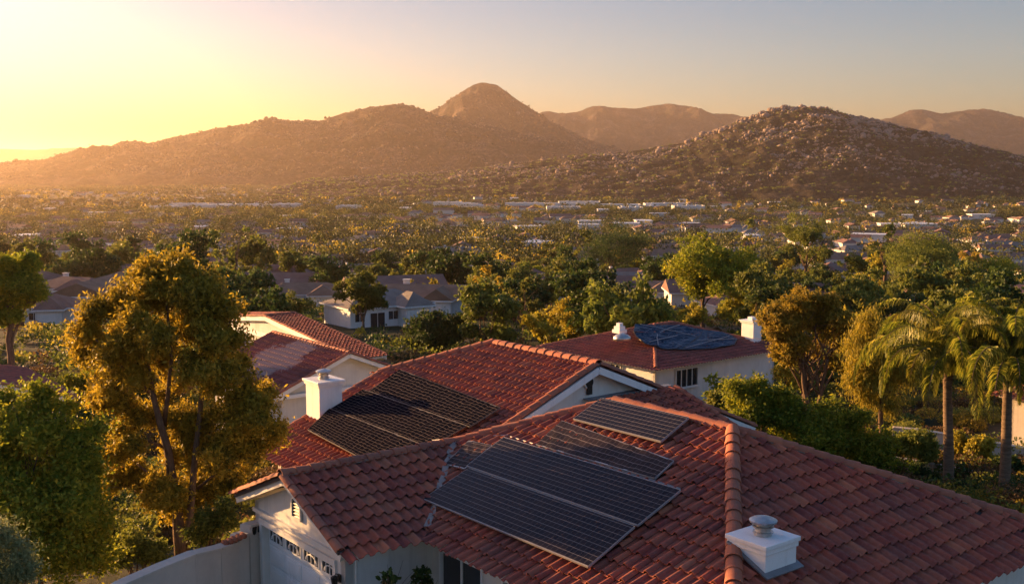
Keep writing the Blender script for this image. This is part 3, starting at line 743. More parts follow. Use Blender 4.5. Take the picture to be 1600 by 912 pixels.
caps(cp, (40.14, V0, E2), (40.14, hv, z2(hv)), 66, .15, .45, .04, False); caps(cp, (25.95, 32.05, lz(25.9)), (29.9, 32.05, LZ), 67, .14, .45, .03, False)
cp.build('ridge_cap', [M_CAP, M_MORTAR], roof2)
fa = MB()
for s_ in (V0, V1): fa.beam(W(29.97, s_, E2-.2), W(29.97, VR, R2-.2), .06, .26); fa.beam(W(40.2, s_, E2-.16), W(40.2, hv if s_ == V0 else 2*VR-hv, z2(hv)-.16), .05, .22)
fascia(fa, (30, V0, E2), (40.2, V0, E2), -B); fascia(fa, (25.92, 27.7, lz(25.9)), (25.92, 32.05, lz(25.9)), -A)
fa.beam(W(40.2, hv, z2(hv)-.16), W(40.2, 2*VR-hv, z2(hv)-.16), .04, .2)
fa.build('fascia', M_WHITE, roof2)
w = MB(); wb = -3.2
wall(w, (30.5, V0+.6), (39.6, V0+.6), wb, E2-.1, [(1.6, 3.4, -.8, .55), (5.0, 8.75, -.9, .55)])
uw = 30.42; wall(w, (uw, V1-.6), (uw, V0+.6), wb, E2); gable(w, (uw, V0+.6), (uw, V1-.6), E2, R2-.25)
wall(w, (39.6, V0+.6), (39.6, V1-.6), wb, E2); gable(w, (39.6, V1-.6), (39.6, V0+.6), E2, z2(hv)+.2)
wall(w, (39.6, V1-.6), (30.5, V1-.6), wb, E2)
wall(w, (26.3, 31.6), (26.3, 27.95), wb, lz(26.3)-.1); wall(w, (30.3, 31.6), (26.3, 31.6), wb, lz(26.3)-.1)
w.build('wall', M_STUCCO, H2)
window(H2, W(33.0, V0+.62, -.12), -B, 1.78, 1.33, 2, 1, M_WHITE)
window(H2, W(37.38, V0+.62, -.17), -B, 3.73, 1.43, 4, 1, M_TRIM)
chimney(H2, (39.55, 21.3), 1.15, 1.05, .5, 3.55, M_WHITE, .12, .22)
gv = MB(); c_ = W(30.42, VR-.15, 4.05)
gv.tube([c_-A*.05, c_-A*.09], [.26, .26], 20, 0, False); g0 = gv.build('gable_vent', M_TRIM, H2)
gl = MB(); gl.tube([c_-A*.085, c_-A*.10], [.20, .20], 16, 0, False); gl.box(c_-A*.09-UPZ*.3, (.1, .22, .34), (A, B, UPZ)); gl.build('louvre', M_DARK, g0)
fm = MB(); fm.beam(W(30.2, 27.4, LZ+.05), W(30.2, 32.0, LZ+.05), .3, .05); fm.build('wall_flashing', M_LEAD, roof2)
PP2 = lambda u, v: z2(v)
gB = 'worn dark solar mats on the second roof'
slab(H2, 'solar_mat', 'worn dark solar mat lying highest on the second roof, below its ridge', PP2, [(31.1, 22.70), (38.4, 22.90), (38.7, 24.55), (31.0, 24.0)], .30, M_NET, gB, subdiv=(30, 5), wob=.004)
slab(H2, 'solar_mat', 'worn dark solar mat in the middle of the second roof with bright broken seam', PP2, [(31.5, 21.22), (38.9, 21.37), (38.9, 22.88), (31.3, 22.67)], .30, M_NET, gB, subdiv=(30, 5), wob=.005)
slab(H2, 'solar_mat', 'worn dark solar mat lying lowest on the second roof, near its eave', PP2, [(31.8, 19.6), (38.3, 20.0), (39.0, 21.34), (31.6, 21.19)], .30, M_NET, gB, subdiv=(30, 5), wob=.005)

# ================================================================== simple hip / gable houses seen whole
def hip_house(name, label, u0, u1, v0, v1, ze, zb, pitch, seed, gab=(), tile=M_TILE2, wallm=M_STUCCO, ov=.5, wins=(), tw=.31, tc=.44, along=None, fh=.22):
    """rectangular house; eave rectangle u0..u1, v0..v1; gab: ends ('u0','u1') closed by gables; ridge along u or v"""
    t = math.tan(R(pitch)); H = empty(name, W((u0+u1)/2, (v0+v1)/2, zb), label, 'house')
    along = along or ('u' if u1-u0 >= v1-v0 else 'v')
    rf = MB(); cp = MB(); fa = MB(); w = MB()
    if along == 'u': h = (v1-v0)/2; vm = (v0+v1)/2; zr_ = ze+h*t; ra = u0 if 'u0' in gab else u0+h; rb = u1 if 'u1' in gab else u1-h; r0 = (ra, vm, zr_); r1 = (rb, vm, zr_)
    else: h = (u1-u0)/2; um = (u0+u1)/2; zr_ = ze+h*t; ra = v0 if 'v0' in gab else v0+h; rb = v1 if 'v1' in gab else v1-h; r0 = (um, ra, zr_); r1 = (um, rb, zr_)
    c00, c10, c01, c11 = (u0, v0, ze), (u1, v0, ze), (u0, v1, ze), (u1, v1, ze)
    if along == 'u':
        faces = [[c00, c10, r1, r0], [c01, c11, r1, r0]]; ends = [('u0', c00, c01, r0, -A), ('u1', c10, c11, r1, A)]
    else:
        faces = [[c00, c01, r1, r0], [c10, c11, r1, r0]]; ends = [('v0', c00, c10, r0, -B), ('v1', c01, c11, r1, B)]
    for i, f in enumerate(faces): tile_face(rf, f, seed+i, tw, tc)
    for nm, a_, b_, r_, o_ in ends:
        if nm in gab:
            for q in (a_, b_):
                caps(cp, q, r_, seed+7, .14, .45, .03, False); fa.beam(W(*q)-UPZ*.17, W(*r_)-UPZ*.17, .05, max(.24, fh*1.05 if fh > .3 else 0))
            a2 = np.array(a_)*1.; b2 = np.array(b_)*1.
            mid = (a2+b2)/2; sh = -UV3(o_)*ov; a3 = a2+(mid-a2)/np.linalg.norm(mid-a2)*ov+sh; b3 = b2+(mid-b2)/np.linalg.norm(mid-b2)*ov+sh
            gable(w, a3[:2], b3[:2], ze-.05, zr_-.3)
        else:
            tile_face(rf, [a_, b_, r_], seed+3, tw, tc)
            for q in (a_, b_): caps(cp, q, r_, seed+5, .15)
    if np.linalg.norm(np.array(r0)-np.array(r1)) > .3: caps(cp, r0, r1, seed+9, .16)
    ro_ = rf.build('roof', [tile, M_DECK], H); cp.build('ridge_cap', [M_CAP, M_MORTAR], ro_)
    fascia(fa, c00, c10, -B, gutter=False, h=fh); fascia(fa, c00, c01, -A, gutter=False); fascia(fa, c01, c11, B, gutter=False); fascia(fa, c10, c11, A, gutter=False)
    fa.build('fascia', M_WHITE, ro_)
    o = ov
    for p, q in (((u0+o, v0+o), (u1-o, v0+o)), ((u0+o, v1-o), (u0+o, v0+o)), ((u1-o, v0+o), (u1-o, v1-o)), ((u1-o, v1-o), (u0+o, v1-o))): wall(w, p, q, zb-1.5, ze-.04)
    w.build('wall', wallm, H)
    for side, s, z, ww, hh, nx in wins:
        if side == 'v0': window(H, W(s, v0+o-.075, z), -B, ww, hh, nx)
        if side == 'u0': window(H, W(u0+o-.075, s, z), -A, ww, hh, nx)
    return H
def UV3(d): return np.array([d@A, d@B, 0.])

H3 = hip_house('house', 'white gabled house left of the chimney, red roof with a pale worn patch', 57.2, 67.6, 27.5, 37.7, -1.0, -4.8, 22, 200, ('u0', 'u1'), tile=M_TILE3, ov=.6, wins=[('v0', 59.5, -2.6, 1.6, 1.2, 2)])
pc = W(62.4, 30.3, -1+2.8*math.tan(R(22)))-np.array(H3.location)
nt = M_TILE3.node_tree; pb = nt.nodes['Principled BSDF']; old = pb.inputs['Base Color'].links[0].from_socket
vm = nt.nodes.new('ShaderNodeVectorMath'); vm.operation = 'DISTANCE'; nt.links.new(objco(nt), vm.inputs[0]); vm.inputs[1].default_value = tuple(pc)
ad = nt.nodes.new('ShaderNodeMath'); ad.operation = 'MULTIPLY_ADD'; ad.inputs[1].default_value = -4.5; nt.links.new(noise(nt, .9, 6, .75, objco(nt)), ad.inputs[0]); nt.links.new(vm.outputs['Value'], ad.inputs[2])
rr_ = ramp(nt, ad.outputs[0], [(-0.0, (1, 1, 1)), (.35, (0, 0, 0))]); nt.links.new(mixc(nt, old, (.42, .30, .26), mulv(nt, rr_.outputs['Color'], .75)), pb.inputs['Base Color'])
q0 = atz(543, 546, -.2); q1 = atz(434, 511, -.2); u_a, v_a = UV(q0)[:2]; u_b, v_b = UV(q1)[:2]
um_ = u_b+1.2; H3b = hip_house('house', 'low red roofed house beyond the one with the pale patch, long white gable edge', u_a, 2*um_-u_a, (v_a+v_b)/2, (v_a+v_b)/2+2.6, -.85, -5.5, 6, 230, ('v0', 'v1'), tile=M_TILE, ov=.5, along='v', fh=.42)
# front-left gable dormer of that house
q2 = UV(atz(414, 499, .9))

# ================================================================== right rear house with the blue panels
t16 = math.tan(R(16.5)); z4 = -2.0
H4 = hip_house('house', 'cream hip-roofed house behind with blue solar sheets and a white chimney', 53.7, 66.2, 55.4, 70.0, z4, -6.2, 16.5, 300, (), tile=M_TILE2, ov=.55,
               wins=[('u0', 59.2, -3.2, 2.3, 1.3, 4), ('v0', 60.5, -3.0, 1.1, 1.1, 2), ('v0', 58.3, -3.0, 1.1, 1.1, 2), ('v0', 63.2, -3.0, 1.1, 1.1, 2)])
chimney(H4, (55.6, 68.2), 1.2, 1.0, -2.4, aty(1195, 502, 85)[2], M_WHITE, .18, False)
ct = MB(); ct.box(W(55.6, 68.2, aty(1195, 502, 85)[2]+.12), (.45, .45, .26), (A, B, UPZ)); ct.build('chimney_pot', M_WHITE, H4)
pl4 = lambda u: z4+(u-53.7)*t16
n4 = -A*math.sin(R(16.5))+UPZ*math.cos(R(16.5)); o4 = W(53.7, 60, z4)
def on4(px, py):
    r = ray(px, py); o = np.array([0, 0, HCAM]); return o+r*((o4-o)@n4)/(r@n4)
def blue_sheet(label, pts, lift):
    c = [on4(*p)+n4*lift for p in pts]; ctr = sum(c)/len(c)
    root = part_empty('solar_sheet', ctr, label, H4)
    # fan of concentric rings so that the sheet can sag and lift
    me = bpy.data.meshes.new('cell_sheet'); V = [ctr-ctr]; K = len(c); rg = np.random.default_rng(len(label))
    rings = 6
    for k in range(1, rings+1):
        for q in c: V.append((q-ctr)*k/rings+n4*(rg.normal(0, .05)))
    Fq = [(0, 1+i, 1+(i+1) % K) for i in range(K)]
    for k in range(rings-1):
        for i in range(K): a_ = 1+k*K; Fq.append((a_+i, a_+K+i, a_+K+(i+1) % K, a_+(i+1) % K))
    me.from_pydata([tuple(v) for v in V], [], Fq); ul = me.uv_layers.new(name='UVMap')
    for p in me.polygons:
        for li in p.loop_indices:
            v = V[me.loops[li].vertex_index]; ul.data[li].uv = (v@B, v@A)
    me.materials.append(M_PV_BLUE); o = bpy.data.objects.new('cell_sheet', me); COL.objects.link(o); o.parent = root
    e = MB()
    for i in range(K): e.beam(c[i]-n4*.04, c[(i+1) % K]-n4*.04, .06, .07, 0, n4)
    e.build('frame', M_DARK, root)
    sm_ = MB(); rs = np.random.default_rng(K+len(label))
    for q in range(2):
        i0 = int(rs.integers(0, K)); p0_ = c[i0]*.9+ctr*.1; p1_ = c[(i0+K//2+q) % K]*.85+ctr*.15; pr = None
        for k in range(7):
            t_ = k/6; p_ = p0_*(1-t_)+p1_*t_+n4*.07+B*rs.normal(0, .12)
            if pr is not None: sm_.beam(pr, p_, .045, .03, 0, n4)
            pr = p_
    sm_.build('seam', M_FRAME, root); return root, c
def dens(pts, n=3):
    out = []
    for i, p in enumerate(pts):
        q = pts[(i+1) % len(pts)]
        for k in range(n): out.append((p[0]+(q[0]-p[0])*k/n, p[1]+(q[1]-p[1])*k/n))
    return out
blue_sheet('upper left blue solar sheet on the rear house roof, touching its ridge', dens([(992, 509), (1060, 511), (1100, 518), (1090, 529), (1040, 527), (990, 520)]), .16)
blue_sheet('right blue solar sheet with rounded end on the rear house roof', dens([(1101, 518), (1140, 525), (1151, 533), (1146, 541), (1112, 547), (1066, 549), (1090, 530)]), .18)
blue_sheet('lower blue solar sheet in front on the rear house roof', dens([(990, 521), (1040, 528), (1089, 530), (1065, 549), (1035, 548), (1008, 540), (994, 529)]), .20)
rv = MB(); c_ = on4(972, 529)
rv.tube([c_-UPZ*.1, c_+UPZ*.15, c_+UPZ*.3, c_+UPZ*.42], [.7, .66, .45, .12], 14, 0, True)
rv.build('skylight_dome', M_GALV, H4)
rv = MB(); c_ = on4(968, 517)
for k, (x, s_) in enumerate(((0, .8), (.25, .6), (.5, .36))): rv.box(c_+UPZ*x, (s_, s_, .26), (A, B, UPZ))
rv.build('roof_vent', M_WHITE, H4)

# ================================================================== houses at the picture's edges
p = atz(60, 590, .2)
uL, vL = UV(atz(110, 600, -1.5))[:2]
hip_house('house', 'house at the left edge with a maroon tile roof rising above the dark hedge', uL-1, uL+12, vL-10, vL, -2.2, -5.5, 18, 400, ('u0',), tile=M_TILE2)
uR, vR = UV(atz(1548, 612, -1.0))[:2]
hip_house('house', 'pale walled house at the right edge, standing behind the two palms', uR-12, uR-.5, vR, vR+14, -1.0, -5.5, 18, 430, (), tile=M_TILE, wallm=M_STUCCO2, wins=[])
# low garden walls on the terrace behind the palms
def freewall(name, label, pts, zb, cat='wall', th=.28, material=M_STUCCO, capm=None):
    m = MB(); cpm = MB(); n = len(pts)
    for i in range(n-1):
        p, q = np.array(pts[i]), np.array(pts[i+1]); d = q-p; d[2] = 0; d /= np.linalg.norm(d); s = np.array([d[1], -d[0], 0])*th/2
        m.prism([p+s, q+s, q-s, p-s], [np.array([x[0], x[1], zb]) for x in (p+s, q+s, q-s, p-s)])
        s2 = s*1.35; cpm.prism([p+s2+UPZ*.07, q+s2+UPZ*.07, q-s2+UPZ*.07, p-s2+UPZ*.07], [x+UPZ*.002 for x in (p+s2, q+s2, q-s2, p-s2)])
    root = empty(name, (pts[0][0], pts[0][1], zb), label, cat)
    m.build('wall_body', material, root); bev(cpm.build('coping', capm or material, root), .02); return root
gw = [aty(406, 817, 30.0), aty(385, 822, 29.6), aty(384, 834, 29.55), aty(368, 838, 29.3), aty(366, 848, 29.25), aty(340, 857, 28.7), aty(300, 866, 28.0), aty(250, 886, 27.2), aty(190, 912, 26.3), aty(90, 975, 24.6)]
GWALL = freewall('garden_wall', 'pale stucco garden wall stepping down from the garage corner past the big tree', gw, -1.5, material=M_STUCCO2, capm=M_STUCCO2)
tc = MB()
for k in range(5):
    p_ = aty(352+k*7, 851-k*3, 28.95+k*.07); tc.tube([p_+UPZ*.06-A*.12, p_+UPZ*.06+A*.12], .07, 8, 0, True, tv=.2*k)
tc.build('coping_tiles', M_CAP, GWALL)
freewall('retaining_wall', 'grey terrace wall lying behind the left palm trunk', [aty(1395, 668, 60), aty(1440, 672, 59.5), aty(1600, 700, 58)], -6.0, material=M_STUCCO2)
freewall('retaining_wall', 'lower grey terrace wall under the big green hedge and palms', [aty(1380, 712, 54), aty(1460, 726, 53), aty(1560, 742, 52)], -6.0, material=M_STUCCO2)
# ================================================================== vegetation builders
def rot_rand(r, n):
    q = r.normal(size=(n, 4)); q /= np.linalg.norm(q, axis=1)[:, None]; w_, x, y, z = q.T
    X = np.stack([1-2*(y*y+z*z), 2*(x*y+z*w_), 2*(x*z-y*w_)], -1); Y = np.stack([2*(x*y-z*w_), 1-2*(x*x+z*z), 2*(y*z+x*w_)], -1)
    return X, Y
def leaf_quads(P, size, r, asp=.45, droop=0.):
    """one small pointed leaf (4 corners) at every point"""
    n = len(P); X, Y = rot_rand(r, n)
    if droop: X = X*(1-droop)+np.array([0, 0, -1.])*droop; X /= np.linalg.norm(X, axis=1)[:, None]
    s = size*r.uniform(.6, 1.35, n)[:, None] if np.isscalar(size) else (size*r.uniform(.7, 1.3, n))[:, None]
    V = np.stack([P-X*s*.5, P+Y*s*asp*.5, P+X*s*.5, P-Y*s*asp*.5], 1)
    return V.reshape(-1, 3)
def clump_points(cl, n, r, shell=.55, gap=.0):
    """points spread through ellipsoid clumps (x, y, z, rx, ry, rz), denser towards their skin"""
    cl = np.array(cl, float); vol = (cl[:, 3]*cl[:, 4]*cl[:, 5])**(2/3.); pr = vol/vol.sum()
    k = r.choice(len(cl), n, p=pr); d = r.normal(size=(n, 3)); d /= np.linalg.norm(d, axis=1)[:, None]
    rad = (shell+(1-shell)*r.random(n))**.7*r.uniform(.75, 1.12, n)
    P = cl[k, :3]+d*cl[k, 3:]*rad[:, None]
    if gap:
        m = fbm(P[:, 0]*gap+17, P[:, 1]*gap+P[:, 2]*gap*1.3, 2, 5) > .40; P, k = P[m], k[m]
    return P, k
def sprays(P, r, L, per, up=.3):
    """short twigs: every seed point becomes a little row of leaves, so that the outline frays"""
    n = len(P); d = r.normal(size=(n, 3)); d[:, 2] += up; d /= np.linalg.norm(d, axis=1)[:, None]
    t = np.linspace(0, 1, per); Q = P[:, None]+d[:, None]*t[None, :, None]*L*r.uniform(.5, 1.3, (n, 1, 1))+r.normal(0, L*.09, (n, per, 3))
    return Q.reshape(-1, 3)
def refine(cl, r, k=5, f=.5):
    out = []
    for c in cl:
        for _ in range(k):
            d = r.normal(size=3); d /= np.linalg.norm(d); q = r.uniform(.35, .95); s_ = f*r.uniform(.55, 1.2)
            out.append((c[0]+d[0]*c[3]*q, c[1]+d[1]*c[4]*q, c[2]+d[2]*c[5]*q, c[3]*s_, c[4]*s_, c[5]*s_*.85))
    return out
def crown_obj(name, cl, n, leaf, r, material, parent, asp=.45, L=.5, per=6, gap=0., shell=.55, droop=0., up=.3, tvs=.0):
    P, k = clump_points(cl, max(8, n//per), r, shell, gap)
    Q = sprays(P, r, L, per, up); kk = np.repeat(k, per)
    tv = np.clip(r.normal(.5, .22, len(Q))+(r.uniform(-1, 1, len(cl))*.18)[kk]+tvs, 0, 1)
    return quads_mesh(name, leaf_quads(Q, leaf, r, asp, droop), np.repeat(tv, 4), material, parent)
def limb(mb, p0, p1, r0, r1, r, seg=6, wob=.06):
    p0 = np.array(p0, float); p1 = np.array(p1, float); L = np.linalg.norm(p1-p0)
    t = np.linspace(0, 1, seg+1); pts = p0+(p1-p0)*t[:, None]; pts[1:-1] += r.normal(0, wob*L/2, (seg-1, 3))*.5
    mb.tube(pts, list(r0+(r1-r0)*t), 7); return pts
def trunk_obj(cl, base, fork, r0, r, parent, nl=9, barkm=None, name='trunk', stems=1):
    mb = MB(); base = np.array(base, float)
    for s_ in range(stems):
        f = np.array(fork, float)+(r.normal(0, r0*2.5, 3)*[1, 1, 0] if stems > 1 else 0)
        b0 = base+(r.normal(0, r0*.8, 3)*[1, 1, 0] if stems > 1 else 0)
        pts = limb(mb, b0-UPZ*.3, f, r0*1.15, r0*.62, r, 7, .04)
        c = np.array(cl, float)[:, :3]; idx = r.choice(len(c), min(nl, len(c)), replace=False)
        for i in idx:
            st = pts[int(r.integers(len(pts)//2, len(pts)))]
            q = limb(mb, st, c[i], r0*.42, r0*.10, r, 5, .10)
            for _ in range(2): limb(mb, q[3], q[3]+(c[i]-q[3])*.6+r.normal(0, np.linalg.norm(c[i]-q[3])*.45, 3), r0*.16, r0*.04, r, 3)
    return mb.build(name, barkm or M_BARK, parent, world_space=False)
def ell_clumps(r, n, R_, H_, z0, cr=.36, flat=1., power=1.):
    """clumps spread over an ellipsoid crown of radius R_, height H_, starting at z0"""
    out = []
    for i in range(n):
        d = r.normal(size=3); d /= np.linalg.norm(d); k = r.uniform(.35, .85)**power
        s = R_*cr*r.uniform(.65, 1.3)
        out.append((d[0]*R_*k, d[1]*R_*k, z0+H_/2+d[2]*H_/2*k*.92, s, s, s*.8*flat))
    return out
def pxc(px, py, Y, rw, rh=None, dy=0., base=None):
    """clump from a picture position at distance Y; radii in pixels"""
    p = aty(px, py, Y+dy); k = Y/F
    return (p[0]-base[0], p[1]-base[1], p[2]-base[2], rw*k, rw*k, (rh or rw)*k)

occupied = []      # (x, y, radius) of things trees keep clear of
def free(x, y, rad):
    return all((x-a)**2+(y-b)**2 > (rad+c)**2 for a, b, c in occupied)
def in_rects(x, y, m=1.5):
    u = x*A[0]+y*A[1]; v = x*B[0]+y*B[1]
    for (a0_, a1_, b0_, b1_) in [(12, 29, 12, 28), (25.5, 41, 18, 38), (56.7, 68, 27, 38), (u_a-2.5, u_b+1.5, (v_a+v_b)/2, (v_a+v_b)/2+9.5), (53, 67, 55, 70.5), (uL-1, uL+12, vL-10, vL), (uR-12, uR, vR, vR+14)]:
        if a0_-m < u < a1_+m and b0_-m < v < b1_+m: return True
    return False

# ------------------------------------------------------------------ the big golden tree on the left
r = np.random.default_rng(101); YB = 34.0
b = aty(282, 868, YB); b[2] = ground_z(b[0], b[1]); b = b.astype(float)
T = empty('broadleaf_tree', b, 'big airy golden tree left of the red roofs, behind the garden wall', 'tree')
cl = [pxc(x, y, YB, w_, h_, dy, b) for x, y, w_, h_, dy in [
    (255, 455, 55, 42, 0), (205, 470, 42, 36, .5), (305, 460, 46, 36, -.4), (350, 480, 38, 34, .3), (160, 505, 40, 38, .2), (225, 520, 55, 45, -1), (290, 520, 55, 45, 1), (350, 530, 42, 38, -.6),
    (145, 555, 34, 34, .6), (195, 575, 48, 42, -.5), (255, 580, 50, 42, 1.2), (320, 590, 48, 42, -.9), (160, 610, 36, 32, 0), (370, 575, 24, 24, .4), (355, 640, 46, 38, .5), (395, 655, 36, 34, -.3), (400, 622, 28, 24, .6), (415, 680, 24, 26, .1), (375, 610, 30, 26, 0),
    (300, 650, 46, 38, 1.0), (215, 640, 40, 30, .8), (185, 690, 38, 30, -.4), (215, 730, 46, 34, .4), (180, 745, 26, 20, .1), (245, 765, 38, 30, -.6), (290, 710, 44, 38, .9), (340, 700, 44, 36, -.5),
    (385, 700, 34, 26, .2), (330, 760, 36, 34, .8), (290, 790, 32, 26, .6), (365, 745, 28, 24, .5), (235, 425, 26, 20, .3), (275, 420, 26, 22, -.2), (330, 438, 24, 20, .3)]]
crown_obj('crown', refine(cl, r, 7, .44), 165000, .15, r, L_TREE, T, .42, .42, 7, 0, .3, .3, .0)
mb = MB()
def pp(x, y, dy=0): return aty(x, y, YB+dy)-b
for pts, r0, r1 in [([(284, 880), (280, 840), (277, 790), (268, 740), (262, 700), (250, 660), (240, 620), (232, 575), (228, 520)], .21, .05), ([(288, 870), (296, 820), (300, 770), (305, 710), (312, 650), (318, 590), (312, 530), (305, 480)], .14, .04),
                    ([(278, 800), (262, 770), (240, 745), (215, 725)], .08, .03), ([(262, 700), (235, 690), (200, 680)], .07, .02), ([(255, 670), (262, 620), (268, 560), (262, 490), (256, 440)], .09, .02), ([(305, 715), (335, 690), (370, 660), (398, 640)], .07, .02),
                    ([(240, 620), (210, 590), (175, 560), (150, 530)], .07, .02), ([(300, 770), (330, 745), (365, 730)], .06, .02), ([(318, 590), (345, 550), (360, 500)], .06, .02), ([(232, 575), (205, 530), (200, 480)], .05, .02)]:
    k = len(pts); mb.tube([pp(x, y, .25*math.sin(i*1.3+r0*20)) for i, (x, y) in enumerate(pts)], list(np.linspace(r0, r1, k)), 9)
mb.build('trunk', M_BARK, T, world_space=False)
occupied.append((b[0], b[1], 3))

# ------------------------------------------------------------------ near bushes and hedges
def bush(name, label, cat, clumps, Y, n, leaf, material, seed, asp=.5, L=.25, gap=0., stems=True, shell=.6, group=None, basepx=None, up=.3, tvs=0.):
    r = np.random.default_rng(seed); bp = basepx or (clumps[0][0], clumps[0][1]); b = aty(*bp, Y); b[2] = ground_z(b[0], b[1])
    T = empty(name, b, label, cat, group)
    cl = [pxc(c[0], c[1], Y, c[2], c[3], c[4] if len(c) > 4 else 0, b) for c in clumps]
    crown_obj('foliage', refine(cl, r, 7, .5), n, leaf, r, material, T, asp, L, 5, gap, shell, 0, up, tvs)
    if stems: trunk_obj(cl, (0, 0, 0), (0, 0, max(.3, np.mean([c[2] for c in cl])*.5)), .07, r, T, min(8, len(cl)), name='stem', stems=2)
    occupied.append((b[0], b[1], 2)); return T
bush('shrub', 'dense dark green shrub mass filling the lower left, its crest lit yellow', 'shrub',
     [(60, 760, 90, 80), (10, 700, 75, 60, 1), (95, 690, 60, 48, .5), (40, 655, 50, 38, .4), (0, 640, 46, 34, .8), (85, 640, 36, 28, .8), (125, 730, 48, 50, .3), (100, 800, 75, 70, -.5), (20, 820, 85, 80, -1), (110, 870, 70, 60, -.6), (60, 620, 26, 18, .4), (145, 675, 26, 22, .4), (-40, 720, 70, 90, 0), (150, 810, 30, 40, 0)], 31, 70000, .14, L_BRIGHT, 11, .5, .45, basepx=(60, 900))
bush('shrub', 'rounded silvery green shrub in the bottom left corner', 'shrub', [(20, 875, 40, 42), (-5, 860, 34, 34, .2), (40, 895, 26, 26, -.2), (10, 905, 46, 30)], 22, 14000, .085, L_GREY, 12, .3, .32, basepx=(20, 930), up=.8)
bush('hedge', 'long rounded green hedge behind the main roof, golden along its top', 'hedge',
     [(1160, 640, 44, 34), (1200, 640, 40, 30, 1), (1235, 650, 44, 34), (1150, 612, 22, 16, .4), (1185, 608, 22, 16, 0), (1275, 665, 46, 36, .6), (1310, 675, 44, 34, -.4), (1350, 690, 44, 34, .5), (1385, 700, 34, 28, 0), (1250, 700, 60, 40, -1), (1320, 720, 60, 34, -.6), (1380, 725, 40, 24), (1220, 622, 20, 14, .2), (1300, 640, 22, 16, .4), (1340, 655, 20, 14, .2)], 50, 66000, .17, L_BRIGHT, 13, .5, .5, basepx=(1260, 745))
bush('shrub', 'light green bush in front of the cream rear house, below its window', 'shrub', [(1110, 622, 20, 12), (1135, 628, 18, 14)], 58, 7000, .17, L_OLIVE, 14, basepx=(1105, 650))
bush('climbing_plant', 'small dark leafy plant against the garage side wall, left one of two', 'plant', [(605, 893, 9, 7), (598, 903, 8, 6), (612, 905, 9, 7), (606, 915, 12, 8)], 25.4, 260, .13, L_DARK, 15, .7, .08, basepx=(606, 940))
bush('climbing_plant', 'bushy dark leafy plant beside the sliding window, right one of two', 'plant', [(660, 893, 13, 9), (650, 905, 18, 11), (672, 908, 14, 10), (655, 925, 26, 14)], 25.8, 1100, .11, L_DARK, 16, .55, .1, basepx=(658, 950))
bush('shrub', 'dark shrub under the big golden tree, left of its trunk', 'shrub', [(215, 850, 30, 20), (190, 865, 26, 18), (240, 868, 22, 16)], 32.5, 9000, .11, L_OLIVE, 17, basepx=(215, 885))
bush('shrub', 'olive shrub right of the big tree trunk against the garden wall', 'shrub', [(330, 820, 26, 22), (352, 800, 22, 20), (310, 838, 20, 14)], 32, 8000, .11, L_OLIVE, 18, basepx=(335, 850))
bush('shrub', 'dark shrub at the right edge, behind the right palm trunk', 'shrub', [(1595, 735, 34, 34), (1560, 752, 26, 22), (1620, 760, 40, 30)], 52, 12000, .17, L_DARK, 19, basepx=(1590, 790))
bush('shrub', 'low brownish shrub between the two palm trunks', 'shrub', [(1525, 765, 22, 14), (1505, 772, 16, 10), (1545, 775, 16, 10)], 50, 6000, .15, L_BROWN, 20, basepx=(1525, 790))
bush('shrub', 'dark shrub left of the left palm trunk, under the hedge end', 'shrub', [(1430, 742, 26, 18), (1408, 735, 20, 14), (1452, 752, 18, 14)], 50.5, 9000, .16, L_DARK, 21, basepx=(1430, 770))

bush('shrub', 'sunlit olive shrub in front of the upper terrace wall left of the palms', 'shrub', [(1425, 690, 26, 22), (1448, 704, 22, 18), (1400, 700, 18, 16)], 53, 9000, .17, L_OLIVE, 22, basepx=(1425, 725))
bush('shrub', 'golden shrub between the palm crowns standing before the pale right house', 'shrub', [(1520, 690, 26, 26), (1545, 712, 22, 20), (1500, 715, 18, 16)], 56, 10000, .18, L_GOLD, 23, basepx=(1520, 735))
def px_tree(name, label, base_px, Y, clumps, n, leaf, material, seed, asp=.45, L=.4, gap=.5, r0=.2, droop=0., stems=1, fork=None, cat='tree', nl=9, shell=.5, up=.3):
    r = np.random.default_rng(seed); b = aty(*base_px, Y); b[2] = ground_z(b[0], b[1]); T = empty(name, b, label, cat)
    cl = [pxc(c[0], c[1], Y, c[2], c[3], c[4] if len(c) > 4 else 0, b) for c in clumps]
    crown_obj('crown', refine(cl, r, 5, .5), n, leaf, r, material, T, asp, L, 6, 0, shell, droop, up)
    f = aty(*fork, Y)-b if fork else (0, 0, np.min([c[2] for c in cl]))
    trunk_obj(cl, (0, 0, 0), f, r0, r, T, nl, stems=stems); occupied.append((b[0], b[1], 2.5)); return T
px_tree('broadleaf_tree', 'golden open-crowned tree with several stems right of the white chimney', (1268, 640), 66, [(1265, 500, 42, 34), (1225, 490, 34, 26, 1), (1305, 495, 32, 26), (1250, 475, 30, 20), (1290, 470, 24, 16), (1210, 515, 28, 22), (1240, 535, 34, 28, -1), (1290, 535, 36, 28, 1), (1325, 525, 28, 24), (1310, 560, 30, 22), (1225, 555, 22, 20), (1200, 490, 20, 14)], 42000, .19, L_GOLD, 31, r0=.17, stems=3, fork=(1268, 560))
px_tree('weeping_tree', 'drooping golden green tree between the open-crowned tree and the left palm', (1378, 690), 60, [(1375, 520, 34, 26), (1345, 540, 30, 30), (1405, 540, 34, 30), (1360, 580, 28, 34), (1395, 590, 32, 36), (1350, 620, 18, 28), (1385, 635, 22, 28), (1425, 575, 26, 30), (1335, 575, 20, 30), (1365, 500, 22, 14), (1420, 515, 24, 16)], 36000, .2, L_GOLD, 32, droop=.55, up=-.9, L=.8, r0=.16, fork=(1380, 580), asp=.3)
